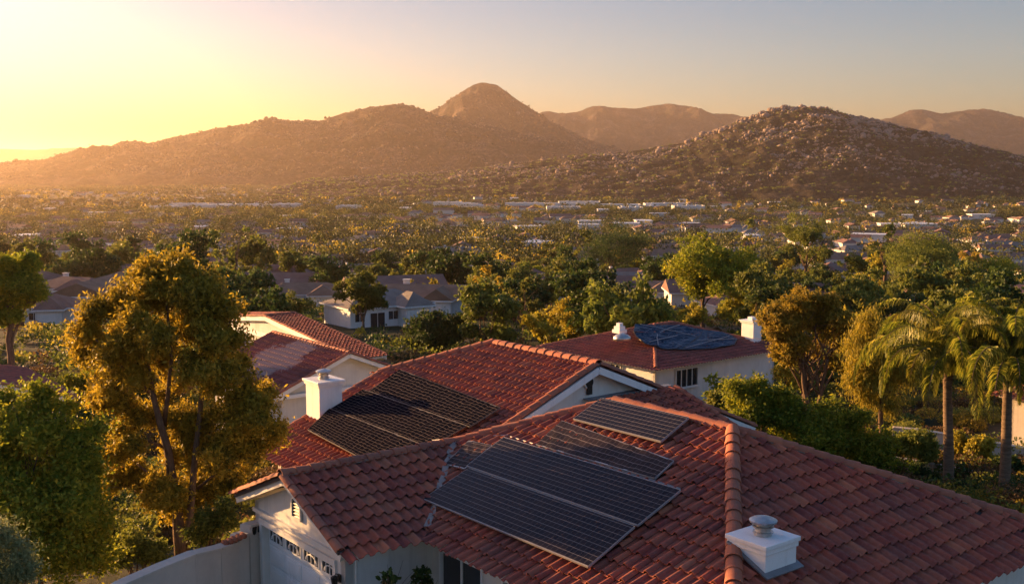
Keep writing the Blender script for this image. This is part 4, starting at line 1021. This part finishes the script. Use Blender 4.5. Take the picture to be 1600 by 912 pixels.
px_tree('broadleaf_tree', 'round bright green tree at the left edge above the maroon roof', (20, 600), 78, [(35, 450, 42, 36), (5, 440, 40, 36), (60, 470, 26, 24), (15, 480, 44, 30), (20, 410, 28, 20), (45, 418, 24, 18), (-20, 450, 40, 46)], 36000, .26, L_BRIGHT, 33, r0=.3, gap=0)
px_tree('broadleaf_tree', 'small golden tree peeping right behind the rear house, against its end wall', (1225, 640), 76, [(1225, 560, 16, 30), (1235, 530, 20, 24), (1240, 590, 16, 30)], 8000, .2, L_GOLD, 37, r0=.1)

# ------------------------------------------------------------------ palms
def palm(label, base_px, top_px, Y, seed, nf=26, FL=3.4, r0=.24):
    r = np.random.default_rng(seed); b = aty(*base_px, Y); b[2] = ground_z(b[0], b[1])
    T = empty('palm_tree', b, label, 'palm', 'tall feathery palms'); t = aty(*top_px, Y)-b
    mb = MB(); k = 44; pts = []; rad = []
    for i in range(k+1):
        s = i/k; pts.append(np.array([t[0]*s+.04*math.sin(s*5), t[1]*s, t[2]*s-.3*(1-s)])); rad.append(r0*(1.05-.30*s)*(1+.07*(i % 2))*(1+.12*max(0, s-.93)/.07))
    mb.tube(pts, rad, 14); mb.tube([t-UPZ*.05, t+UPZ*.3, t+UPZ*.7], [r0*.8, r0*.9, r0*.3], 12); mb.build('trunk', M_PALMBARK, T, world_space=False)
    for i in range(nf):
        az = i*2.399+r.normal(0, .2); el = (1.50-1.15*(i/nf))+r.normal(0, .08); L = FL*r.uniform(.85, 1.12)
        d = np.array([math.cos(az), math.sin(az), 0]); p = t+UPZ*.45; ang = el; P_ = [p.copy()]; seg = 17
        for s in range(seg):
            p = p+(d*math.cos(ang)+UPZ*math.sin(ang))*L/seg; ang -= (.03+.26*(s/seg))*(.85+.3*(i/nf)); ang = max(ang, -1.52); P_.append(p.copy())
        P_ = np.array(P_); f = MB(); f.tube(P_, list(np.linspace(.035, .006, seg+1)), 5); rib = f.build('frond', M_PALMBARK, T, world_space=False)
        side0 = np.cross(d, UPZ); V = []; tvv = []
        nl = 74
        for s in range(nl):
            q = (s+.8)/nl*(seg-.01); j = int(q); fr = q-j; o = P_[j]*(1-fr)+P_[min(j+1, seg)]*fr; tan = P_[min(j+1, seg)]-P_[j]; tan /= np.linalg.norm(tan)
            ll = .68*math.sin(math.pi*min(1, .12+.88*(s/nl)))**.6*r.uniform(.8, 1.1)
            for sg in (-1, 1):
                for rep in range(2):
                    dr = side0*sg*r.uniform(.6, 1.)+tan*r.uniform(.35, .7)+UPZ*r.uniform(-.9, .15); dr /= np.linalg.norm(dr)
                    w_ = np.cross(dr, tan); w_ /= np.linalg.norm(w_)+1e-6; m_ = o+dr*ll*.5; e = o+dr*ll*.82+(-UPZ)*ll*.42; wd = .027
                    V += [o-w_*wd*.5, m_-w_*wd, m_+w_*wd, o+w_*wd*.5, m_-w_*wd, e-w_*wd*.15, e+w_*wd*.15, m_+w_*wd]; tvv += [r.random()]*8
        quads_mesh('leaflets', np.array(V), np.array(tvv), L_PALM, rib)
    occupied.append((b[0], b[1], 2))
palm('left palm, sunlit trunk and long drooping feathery fronds', (1481, 772), (1482, 592), 49, 51, 38, 5.2)
palm('right palm, darker trunk, its crown leaving the frame at the right edge', (1566, 792), (1577, 590), 47, 52, 38, 5.2)

# ------------------------------------------------------------------ valley houses
def valley_roof_mat(name, c0, c1):
    def b(nt, p):
        oc = objco(nt); a_ = ramp(nt, noise(nt, .6, 6, .7, oc), [(.3, c0), (.7, c1)])
        wv = nt.nodes.new('ShaderNodeTexWave'); wv.bands_direction = 'Z'; wv.inputs['Scale'].default_value = 3.2; wv.inputs['Distortion'].default_value = 1; nt.links.new(oc, wv.inputs['Vector'])
        nt.links.new(mixc(nt, a_.outputs['Color'], (.02, .018, .016), mulv(nt, wv.outputs['Fac'], .35)), p.inputs['Base Color']); bump(nt, p, wv.outputs['Fac'], .5, .05)
    return mat(name, rough=.85, build=b, spec=.2)
VR_ = [valley_roof_mat('brown_shingles', (.22, .125, .078), (.34, .205, .135)), valley_roof_mat('clay_shingles', (.20, .10, .075), (.30, .17, .13)), valley_roof_mat('grey_shingles', (.19, .15, .125), (.30, .25, .21))]
def v_house(name, loc, rz, label, roofm, L=16, D=10, hh=2.9, rise=2.0, wing=True, simple=False, group=None, gab=False, seed=0, flat=False):
    T = empty(name, loc, label, 'house', group, rz); r = np.random.default_rng(seed)
    x = np.eye(3); w = MB(); rf = MB()
    def block(cx_, cy_, l, d, turn=False, g=gab):
        w.box((cx_, cy_, hh/2-.75), (l-.9, d-.9, hh+1.5))
        ax, ay = (l/2, d/2)
        if turn:
            ins = (d/2-.0) if not g else 0
        c = [(cx_-ax, cy_-ay, hh), (cx_+ax, cy_-ay, hh), (cx_+ax, cy_+ay, hh), (cx_-ax, cy_+ay, hh)]
        if flat:
            rf.box((cx_, cy_, hh+.15), (l, d, .5)); return
        if l >= d: i_ = 0 if g else d*.42; a_, b_ = (cx_-ax+i_, cy_, hh+rise), (cx_+ax-i_, cy_, hh+rise); fs = [(0, 1, 5, 4), (2, 3, 4, 5), (3, 0, 4), (1, 2, 5)]
        else: i_ = 0 if g else l*.42; a_, b_ = (cx_, cy_-ay+i_, hh+rise), (cx_, cy_+ay-i_, hh+rise); fs = [(3, 0, 4, 5), (1, 2, 5, 4), (0, 1, 4), (2, 3, 5)]
        vs = c+[a_, b_]; rf.add(vs, fs); rf.add([(q[0], q[1], q[2]-.03) for q in c], [(3, 2, 1, 0)])
        for i in range(4): rf.beam(np.array(c[i])-UPZ*.12, np.array(c[(i+1) % 4])-UPZ*.12, .08, .2, 1)
        if g and False: pass
    block(0, 0, L, D)
    if wing: block(L*.22, -D*.45, L*.36, D*.62, True, gab)
    if simple:
        w.m = [2]*len(w.m); m = MB(); m.v = rf.v+w.v; m.tv = rf.tv+w.tv; m.f = rf.f+[tuple(i+rf.n for i in f) for f in w.f]; m.m = rf.m+w.m; m.sm = rf.sm+w.sm
        COL.objects.unlink(T); bpy.data.objects.remove(T)
        o = m.build(name, [roofm, M_WHITE, M_STUCCO], None); o.location = loc; o.rotation_euler = (0, 0, rz); return tag(o, label, 'house', group)
    rfo = rf.build('roof', [roofm, M_WHITE], T, False)
    w.build('wall', M_WHITE if seed % 2 else M_STUCCO, T, False)
    if not flat:
        cm = MB(); cm.box((-L*.22, D*.12, hh+rise*.8), (.9, .7, 1.7)); cm.box((-L*.22, D*.12, hh+rise*.8+.9), (1.1, .9, .15)); cm.build('chimney', M_STUCCO, rfo, False)
    xs = [-L*.36, -L*.16, 0.02*L]+([] if wing else [L*.2, L*.36])
    for k, xx in enumerate(xs):
        f = MB(); y_ = -D/2+.45-.03; ww, h2, zc = (1.5, 1.2, 1.6) if k != 1 else (2.2, 2.0, 1.1)
        for s in (-1, 1): f.box((xx+s*ww/2, y_, zc), (.1, .08, h2)); f.box((xx, y_, zc+s*h2/2), (ww, .08, .1))
        f.box((xx, y_, zc), (.06, .06, h2)); fo = f.build('window', M_WHITE, T, False)
        q = MB(); q.box((xx, y_+.02, zc), (ww, .01, h2)); q.build('pane', M_GLASS, fo, False)
    if wing:
        f = MB(); y_ = -D*.45-D*.31+.45-.03; f.box((L*.22, y_, 1.1), (L*.36-2.2, .06, 2.1))
        for k in range(3): f.box((L*.22, y_-.035, .45+k*.65), (L*.36-2.4, .02, .5))
        f.build('garage_door', M_TRIM, T, False)
    return T
vh = []    # explicit ones: px, py of the base, length, depth, rotation, roof, gable, label
SPEC = [(478, 478, 17, 10, .10, 0, False, 'wide brown roofed house with pale patio, left of the dark tree, beyond the red roofs'),
        (664, 490, 14, 9, -.12, 0, True, 'white walled brown roofed house above the round dark bush'),
        (712, 402, 22, 12, .2, 2, True, 'white house with pale gables, mid valley above the dark bush'),
        (560, 432, 18, 11, .5, 2, False, 'small white walled house just behind the wide brown roof'),
        (640, 372, 26, 13, .0, 1, False, 'pale pink roofed house between tree clumps under the long ridge'),
        (120, 470, 15, 10, -.3, 1, False, 'broad pinkish roof at left beside the round green tree'),
        (60, 505, 13, 9, .2, 1, False, 'pinkish roofed house low behind the round left tree'),
        (1310, 415, 24, 13, .15, 0, True, 'brown roofed house right of the tall pine'),
        (1560, 392, 26, 13, .1, 2, False, 'pale house among trees at the right edge, mid valley'),
        (1395, 352, 24, 14, .0, 2, False, 'white flat looking house in the right middle valley'),
        (975, 442, 20, 12, .3, 1, False, 'brown roof showing between bushes left of the round golden tree'),
        (1010, 470, 16, 10, -.2, 0, False, 'low roof between shrubs behind the rear house'),
        (330, 425, 22, 12, .2, 1, False, 'pinkish roof just above the big golden tree'),
        (450, 425, 18, 11, -.3, 1, False, 'reddish roof behind the wide brown roofed house'),
        (800, 452, 18, 11, .3, 0, False, 'brown roof behind the tall feathery trees'),
        (590, 505, 13, 9, .6, 2, False, 'small grey roofed house low between the dark tree and shrubs'),
        (860, 385, 22, 12, .1, 1, False, 'pinkish roof left of the broad dark tree, mid valley'),
        (1180, 400, 20, 12, -.1, 2, False, 'grey roofed house between the round golden tree and the pine')]
for i, (x, y, L, D, rz, rm, gb, lab) in enumerate(SPEC):
    p = on_ground(x, y); v_house('house', p, rz, lab, VR_[rm], L, D, 2.9, D*.19, True, gab=gb, seed=i)
    occupied.append((p[0], p[1], L*.55)); vh.append((x, p[1], L/2*F/p[1], p[0]))

ORD = ['first', 'second', 'third', 'fourth', 'fifth', 'sixth', 'seventh', 'eighth', 'ninth', 'tenth', 'eleventh', 'twelfth', 'thirteenth', 'fourteenth', 'fifteenth', 'sixteenth', 'seventeenth', 'eighteenth', 'nineteenth', 'twentieth']
def sector(px):
    for lim, s in ((200, 'below the low left ridge'), (430, 'behind the big golden tree'), (690, 'below the long ridge'), (850, 'below the round peak'), (1100, 'below the middle ridge'), (1400, 'below the boulder hill')):
        if px < lim: return s
    return 'at right beyond the palms'
def label_all(items, band_of):
    """items: (object, px, depth, adjective, plural noun); ordinal labels left to right inside each cell"""
    cells = {}
    for it in items: cells.setdefault((band_of(it[2]), sector(it[1]), it[3], it[4]), []).append(it)
    for (bd, sc, adj, nn), L in cells.items():
        L.sort(key=lambda q: q[1])
        for k, it in enumerate(L):
            it[0]['label'] = f"{ORD[k] if k < 20 else str(k+1)+'th'} from left of the {adj} {nn} {bd}, {sc}" if len(L) > 1 else f"the only {adj} {nn[:-1]} {bd}, {sc}"

# ------------------------------------------------------------------ named valley trees
def mid_tree(name, label, base, top_y, wpx, n, leaf, material, seed, nc=20, z0f=.3, **kw):
    p = on_ground(*base); Y = p[1]; r = np.random.default_rng(seed); T = empty(name, p, label, 'tree')
    H_ = (base[1]-top_y)/F*Y; Rr = wpx/2/F*Y
    cl = ell_clumps(r, nc, Rr, H_*(1-z0f), H_*z0f, kw.pop('cr', .38)); crown_obj('crown', refine(cl, r, 4, .6), n, leaf, r, material, T, .5, kw.pop('L', Rr*.12), 5, kw.pop('gap', 0.), .5)
    trunk_obj(cl, (0, 0, 0), (0, 0, H_*(z0f+.08)), max(.15, H_*.022), r, T, 8); occupied.append((p[0], p[1], Rr*.8)); return T
mid_tree('broadleaf_tree', 'round golden green tree standing tall behind the rear house', (1098, 512), 368, 132, 26000, .42, L_BRIGHT, 61, 26, .30)
mid_tree('broadleaf_tree', 'broad dark green tree in mid valley left of the round golden tree', (955, 432), 348, 118, 20000, .5, L_DARK, 62, 22, .12)
mid_tree('broadleaf_tree', 'dark upright tree between the wide brown roof and the white walled house', (568, 520), 412, 76, 18000, .32, L_OLIVE, 63, 18, .15)
mid_tree('broadleaf_tree', 'round dark bushy tree in front of the white walled house', (684, 552), 488, 112, 22000, .3, L_DARK, 64, 20, .02)
mid_tree('feathery_tree', 'tall feathery golden tree right of the round dark bush', (770, 535), 405, 78, 16000, .34, L_GOLD, 65, 20, .2, gap=.35)
mid_tree('feathery_tree', 'tall feathery tree with bare stems above the second roof ridge', (818, 530), 412, 74, 16000, .34, L_OLIVE, 66, 20, .22, gap=.35)
mid_tree('pine_tree', 'tall open pine with bare lower trunk under the boulder hill', (1258, 450), 322, 112, 20000, .5, L_OLIVE, 67, 24, .22, cr=.30, gap=.3)
mid_tree('broadleaf_tree', 'lumpy green tree with lit left side above the left palm', (1440, 470), 358, 140, 26000, .42, L_OLIVE, 68, 26, .08, cr=.32)
mid_tree('broadleaf_tree', 'bushy golden tree right of the round golden tree', (1170, 520), 438, 90, 18000, .34, L_GOLD, 69, 18, .05)
mid_tree('broadleaf_tree', 'bright yellow green tree at the right edge above the right palm', (1560, 470), 395, 110, 20000, .4, L_BRIGHT, 70, 22, .05)
mid_tree('broadleaf_tree', 'spreading golden bush tree behind the ridge of the rear house', (1030, 520), 468, 90, 16000, .3, L_GOLD, 71, 18, .0)
mid_tree('broadleaf_tree', 'loose golden bush tree left behind the rear house', (900, 530), 470, 110, 18000, .3, L_GOLD, 72, 20, .0)
mid_tree('broadleaf_tree', 'low olive tree left of the wide brown roofed house', (440, 505), 455, 80, 12000, .3, L_OLIVE, 73, 16, .0)

# ------------------------------------------------------------------ tree kinds that repeat through the valley
protos = []
def proto(kind, adj, noun, material, R_, H_, z0, n, leaf, seed, nc=14, cr=.38, gap=0., name='broadleaf_tree'):
    r = np.random.default_rng(seed); T = empty(name, (0, 0, 0), 'x', 'tree', f'{adj} {noun} spread over the valley')
    cl = ell_clumps(r, nc, R_, H_-z0, z0, cr); crown_obj('crown', refine(cl, r, 3, .66), n, leaf, r, material, T, .55, R_*.13, 4, gap, .5)
    trunk_obj(cl, (0, 0, 0), (0, 0, z0+.15*H_), H_*.024, r, T, 6); protos.append((T, adj, noun, R_, H_)); return T
for k in range(3): proto('d', 'dark', 'trees', L_DARK, 4.2, 8.5, .8, 5200, .5, 500+k, 15)
for k in range(3): proto('o', 'olive', 'trees', L_OLIVE, 3.8, 8.0, 1.0, 5200, .45, 510+k, 14, .36)
for k in range(2): proto('g', 'golden', 'trees', L_GOLD, 3.4, 7.0, .9, 4800, .4, 520+k, 13, .36, .3)
for k in range(2): proto('b', 'bright', 'bushes', L_BRIGHT, 3.0, 4.4, .0, 4200, .36, 530+k, 11, .4, name='bush')
for k in range(2): proto('y', 'brownish', 'bushes', L_BROWN, 2.8, 3.8, .0, 3600, .34, 540+k, 11, .4, name='bush')
proto('p', 'slender', 'conifers', L_DARK, 1.7, 11.5, 1.5, 4200, .42, 550, 15, .5, name='conifer')
proto('t', 'tall', 'trees', L_OLIVE, 3.2, 13.5, 3.5, 6000, .5, 551, 20, .42, .25)
used = set(); items = []; rp = random.Random(4)
pts = []
wts = [3, 3, 3, 4, 4, 4, 3, 3, 3, 3, 1.5, 1.5, .6, 1.4]
tries = 0; placed = []
rows = list(np.exp(np.linspace(math.log(74), math.log(430), 4000)))
while len(placed) < 296 and tries < 60000:
    tries += 1
    Y = rp.choice(rows); X = rp.uniform(-.52, .52)*Y
    if rp.random() > (Y/430)**.45: continue
    if in_rects(X, Y, 3.0): continue
    i = rp.choices(range(len(protos)), wts)[0]; Rr = protos[i][3]; sc = rp.uniform(.7, 1.25)*(1+.3*(Y > 170))
    if Y < 100: sc *= .72
    if not free(X, Y, Rr*sc*.62): continue
    px = CX+F*X/Y; z = ground_z(X, Y); top = pix((X, Y, z+protos[i][4]*sc))[1]; bot = pix((X, Y, z))[1]
    if any(abs(px-hx) < hw+(24 if hy < 260 else 6) and hy-100 < Y < hy for hx, hy, hw, hX in vh) and protos[i][4]*sc > 3.2: continue
    if any((X-a_)**2+(Y-b_)**2 < (Rr*sc*.85+c_)**2 for a_, b_, c_ in placed): continue
    if 1030 < px < 1160 and Y < 135 and top < 505: continue
    placed.append((X, Y, Rr*sc*.75)); T, adj, nn = protos[i][:3]
    o = T if i not in used else copy_tree(T); used.add(i)
    o.location = (X, Y, float(z)-.1); o.rotation_euler = (0, 0, rp.uniform(0, 6.28)); s2 = sc*rp.uniform(.85, 1.15); o.scale = (sc, sc, s2)
    items.append((o, px, Y, adj, nn))
label_all(items, lambda d: 'in the nearest belt' if d < 160 else ('in the middle belt' if d < 290 else 'in the farthest belt'))
for i, pr in enumerate(protos):
    if i not in used:
        for ch_ in list(pr[0].children): bpy.data.objects.remove(ch_)
        bpy.data.objects.remove(pr[0])

# ------------------------------------------------------------------ far wood, undergrowth: too many to count
def scatter(name, label, cat, pos, Rr, Hh, per, leaf, material, seed, asp=.7):
    r = np.random.default_rng(seed); n = len(pos)
    d = r.normal(size=(n, per, 3)); d /= np.linalg.norm(d, axis=2)[..., None]
    # three sub-lobes per crown
    lob = r.normal(0, .38, (n, 4, 3))*np.array([1, 1, .6]); li = r.integers(0, 4, (n, per))
    lo = np.take_along_axis(lob, li[..., None].repeat(3, 2), 1)
    P = (lo+d*r.uniform(.4, .62, (n, per, 1)))*np.stack([Rr, Rr, Hh/2], -1)[:, None]+pos[:, None]+np.array([0, 0, 1.])*(Hh*.48)[:, None, None]
    tv = np.clip(r.uniform(.1, .9, (n, 1))+r.normal(0, .15, (n, per)), 0, 1)
    V = leaf_quads(P.reshape(-1, 3), np.repeat(leaf, per) if hasattr(leaf, '__len__') else leaf, r, asp)
    o = quads_mesh(name, V, np.repeat(tv.ravel(), 4), material); return tag(o, label, cat, kind='stuff')
def field(n, y0, y1, seed, power=1.5, hw=.56, clear=0., minp=.0, sharp=3.2):
    r = np.random.default_rng(seed); Y = (y0**power+(y1**power-y0**power)*r.random(n))**(1/power); X = r.uniform(-hw, hw, n)*Y
    dens_ = fbm(X/170+9, Y/170, 4, seed % 7); k = r.random(n) < np.clip((dens_-(.30 if sharp < 4 else .46))*sharp, minp, 1); X, Y = X[k], Y[k]
    return np.stack([X, Y, ground_z(X, Y)], -1)
def clearof(P, m):
    ok = np.ones(len(P), bool)
    for a_, b_, c_ in m: ok &= (P[:, 0]-a_)**2+(P[:, 1]-b_)**2 > c_**2
    return P[ok]
house_spots = [(a_, b_, c_) for a_, b_, c_ in occupied if c_ > 5]+[(aty(282, 868, 34.)[0], 34., 2.2), (aty(600, 900, 27)[0], 27., 9)]
hp = []; rh = random.Random(12)
for j in range(9000):
    Y = math.exp(rh.uniform(math.log(190), math.log(3600))) if j % 3 else rh.uniform(300, 1200); X = rh.uniform(-.58, .58)*Y
    if rh.random() > .25+.6*float(fbm(np.array([X/220.]), np.array([Y/220.]), 3, 55)[0]): continue
    if any((X-a_)**2+(Y-b_)**2 < (13+Y*.004+c_)**2 for a_, b_, c_ in hp) or any((X-a_)**2+(Y-b_)**2 < (10+c_)**2 for a_, b_, c_ in house_spots): continue
    hp.append((X, Y, 9))
    if len(hp) > 1100: break
hp.sort(key=lambda q: q[1])
def openview(P, depth=26):
    ok = np.ones(len(P), bool); b_ = P[:, 0]/P[:, 1]
    for X_, Y_, _ in hp[:650]:
        ok &= ~((abs(b_-X_/Y_) < 8.5/Y_) & (P[:, 1] < Y_+5) & (P[:, 1] > Y_-depth*(Y_/500.)**.6))
    return P[ok]
for sd_i, (mt, nm) in enumerate([(L_DARK, 'dark'), (L_OLIVE, 'olive'), (L_GOLD, 'golden'), (L_BROWN, 'brownish')]):
    P = field(3000 if sd_i < 2 else 1900, 95, 460, 900+sd_i, 1.35, .56, minp=.15); PN = field(620, 37, 96, 930+sd_i, 1.4, .6, minp=.5); P = clearof(P, house_spots)
    P = P[[not in_rects(p[0], p[1], 2.0) for p in P]]
    # keep the view onto valley houses open
    r = np.random.default_rng(66+sd_i); pxs = CX+F*P[:, 0]/P[:, 1]; ok = np.ones(len(P), bool)
    for hx, hy, hw_, hX in vh: ok &= ~((abs(pxs-hx) < hw_) & (P[:, 1] > hy-16) & (P[:, 1] < hy))
    PN = clearof(PN, house_spots); PN = PN[[not in_rects(p[0], p[1], 1.6) for p in PN]]; Rn = r.uniform(.6, 1.5, len(PN))
    scatter('undergrowth', f'{nm} shrubs and weeds growing close around the red roofed houses', 'scrub', PN, Rn, Rn*1.1, 620, .15, mt, 970+sd_i)
    P = openview(P[ok]); r = np.random.default_rng(77+sd_i); Rr = r.uniform(.8, 2.1, len(P)); 
    scatter('undergrowth', f'{nm} low scrub covering the slopes between the houses and trees', 'scrub', P, Rr, Rr*r.uniform(.9, 1.4, len(P)), 130, .32, mt, 950+sd_i)
for sd_i, (mt, nm) in enumerate([(L_FARD, 'dark'), (L_FARO, 'olive'), (L_GOLD, 'golden')]):
    P = field((18500, 11000, 2200)[sd_i], 420, 1500, 1000+sd_i, 1.5, .66, minp=(.06, .12, .1)[sd_i], sharp=(12, 5, 5)[sd_i]); P = openview(clearof(P, house_spots)); r = np.random.default_rng(1100+sd_i)
    Rr = r.uniform(2.6, 7.2, len(P)); scatter('far_wood', f'{nm} trees of the middle distance merging into one wooded valley floor', 'woodland', P, Rr, Rr*r.uniform(1.2, 2.1, len(P)), 95, 1.15, mt, 1200+sd_i)
    P = field((17000, 9800, 1500)[sd_i], 1450, 4300, 1300+sd_i, 1.5, .66, minp=.1, sharp=(9, 5, 5)[sd_i]); r = np.random.default_rng(1400+sd_i)
    Rr = r.uniform(3.5, 9, len(P)); scatter('distant_wood', f'{nm} hazy trees covering the valley floor up to the foot of the hills', 'woodland', P, Rr, Rr*r.uniform(1.0, 1.6, len(P)), 34, 3.6, mt, 1500+sd_i)
# scrub on the boulder hill
ii = rng.integers(0, int(ny*.55), 3200); jj = rng.integers(0, nx, 3200)
P = np.stack([bx[ii, jj], by[ii, jj], bz[ii, jj]], -1); P = P[P[:, 2] > -60]; r = np.random.default_rng(3); Rr = r.uniform(2, 6, len(P))
scatter('hill_scrub', 'dark scrub between the boulders on the rocky hill', 'scrub', P, Rr, Rr*.9, 24, 2.4, L_OLIVE, 1600)

# ------------------------------------------------------------------ far houses: the nearest as things, the rest one mass
hprot = []
for k in range(5): hprot.append(v_house('house', (0, 0, 0), 0, 'x', VR_[k % 3], 15+k, 10, 2.9, 2.0, k % 2 == 0, True, 'houses in the valley', k in (1, 3), k))
hprot.append(v_house('house', (0, 0, 0), 0, 'x', M_WHITE, 20, 12, 3.4, 0, False, True, 'houses in the valley', flat=True))
adjs = ['brown-roofed', 'pink-roofed', 'grey-roofed', 'brown-roofed', 'pink-roofed', 'flat-roofed']
used = set(); items = []; mass = MB()
for q, (X, Y, _) in enumerate(hp):
    i = rh.choices(range(6), [3, 4, 2, 2, 3, 1.4 if Y > 520 else 0])[0]; z = float(ground_z(X, Y)); rz = rh.choice([0, .3, -.4, 1.2, 1.57, -.1])
    if q < 250:
        o = hprot[i] if i not in used else copy_tree(hprot[i]); used.add(i); o.location = (X, Y, z+.3); o.rotation_euler = (0, 0, rz); s = rh.uniform(.85, 1.25); o.scale = (s, s, s*1.0)
        items.append((o, CX+F*X/Y, Y, adjs[i], 'houses'))
    else:
        me = hprot[i].data; c, s = math.cos(rz), math.sin(rz); k = rh.uniform(.9, 1.4)
        v = np.array([x.co[:] for x in me.vertices])*k; v = np.stack([v[:, 0]*c-v[:, 1]*s+X, v[:, 0]*s+v[:, 1]*c+Y, v[:, 2]+z+.3], -1)
        nf = [tuple(p.vertices) for p in me.polygons]; mi = [p.material_index for p in me.polygons]; base_n = mass.n
        mass.v.append(v); mass.tv.append(np.full(len(v), .5)); mass.f += [tuple(a_+base_n for a_ in f) for f in nf]
        mass.m += [(3 if (i == 5) else i % 3) if m_ == 0 else (3 if m_ == 1 else 4) for m_ in mi]; mass.sm += [False]*len(nf); mass.n += len(v)
tag(mass.build('distant_houses', [*VR_, M_WHITE, M_STUCCO]), 'hundreds of tiny pale houses scattered across the far valley floor', 'houses', kind='stuff')
label_all(items, lambda d: 'in the nearer rows' if d < 420 else ('in the middle rows' if d < 650 else 'in the far rows'))
for i in range(6):
    if i not in used: bpy.data.objects.remove(hprot[i])

# ------------------------------------------------------------------ long white commercial buildings
wl = [(300, 322, 90), (335, 324, 70), (375, 322, 110), (420, 323, 60), (450, 325, 50), (545, 328, 40), (700, 320, 60), (730, 323, 44), (820, 321, 80), (860, 323, 110), (905, 320, 90), (955, 322, 120), (1000, 325, 80), (1040, 323, 90), (1075, 327, 60), (880, 329, 60), (260, 326, 60), (985, 331, 40)]
for k, (x, y, L) in enumerate(wl):
    p = on_ground(x, y+4); r = np.random.default_rng(k); D = 30; hh = r.uniform(6, 9)
    L = L*.72; T = empty('warehouse', p, f"{'long' if L > 50 else 'short'} white flat-roofed commercial building, {ORD[sorted(q[0] for q in wl).index(x)]} from left in the pale row across the valley", 'warehouse', 'white commercial buildings across the valley')
    m = MB(); m.box((0, 0, hh/2-1), (L, D, hh+2)); 
    for s in (-1, 1): m.box((0, s*(D/2-.2), hh+.3), (L, .4, .9)); m.box((s*(L/2-.2), 0, hh+.3), (.4, D-.8, .9))
    m.build('wall', M_STUCCO, T, False)
    m = MB(); m.box((0, 0, hh+.12), (L-.9, D-.9, .2)); 
    for q in range(3): m.box((L*(-.3+.3*q), 3, hh+.9), (4, 3, 1.5))
    m.build('roof', M_TRIM, T, False)
    m = MB(); m.box((0, -D/2-.05, 2.2), (L*.86, .2, 2.6)); m.build('shopfront', M_GLASS, T, False)
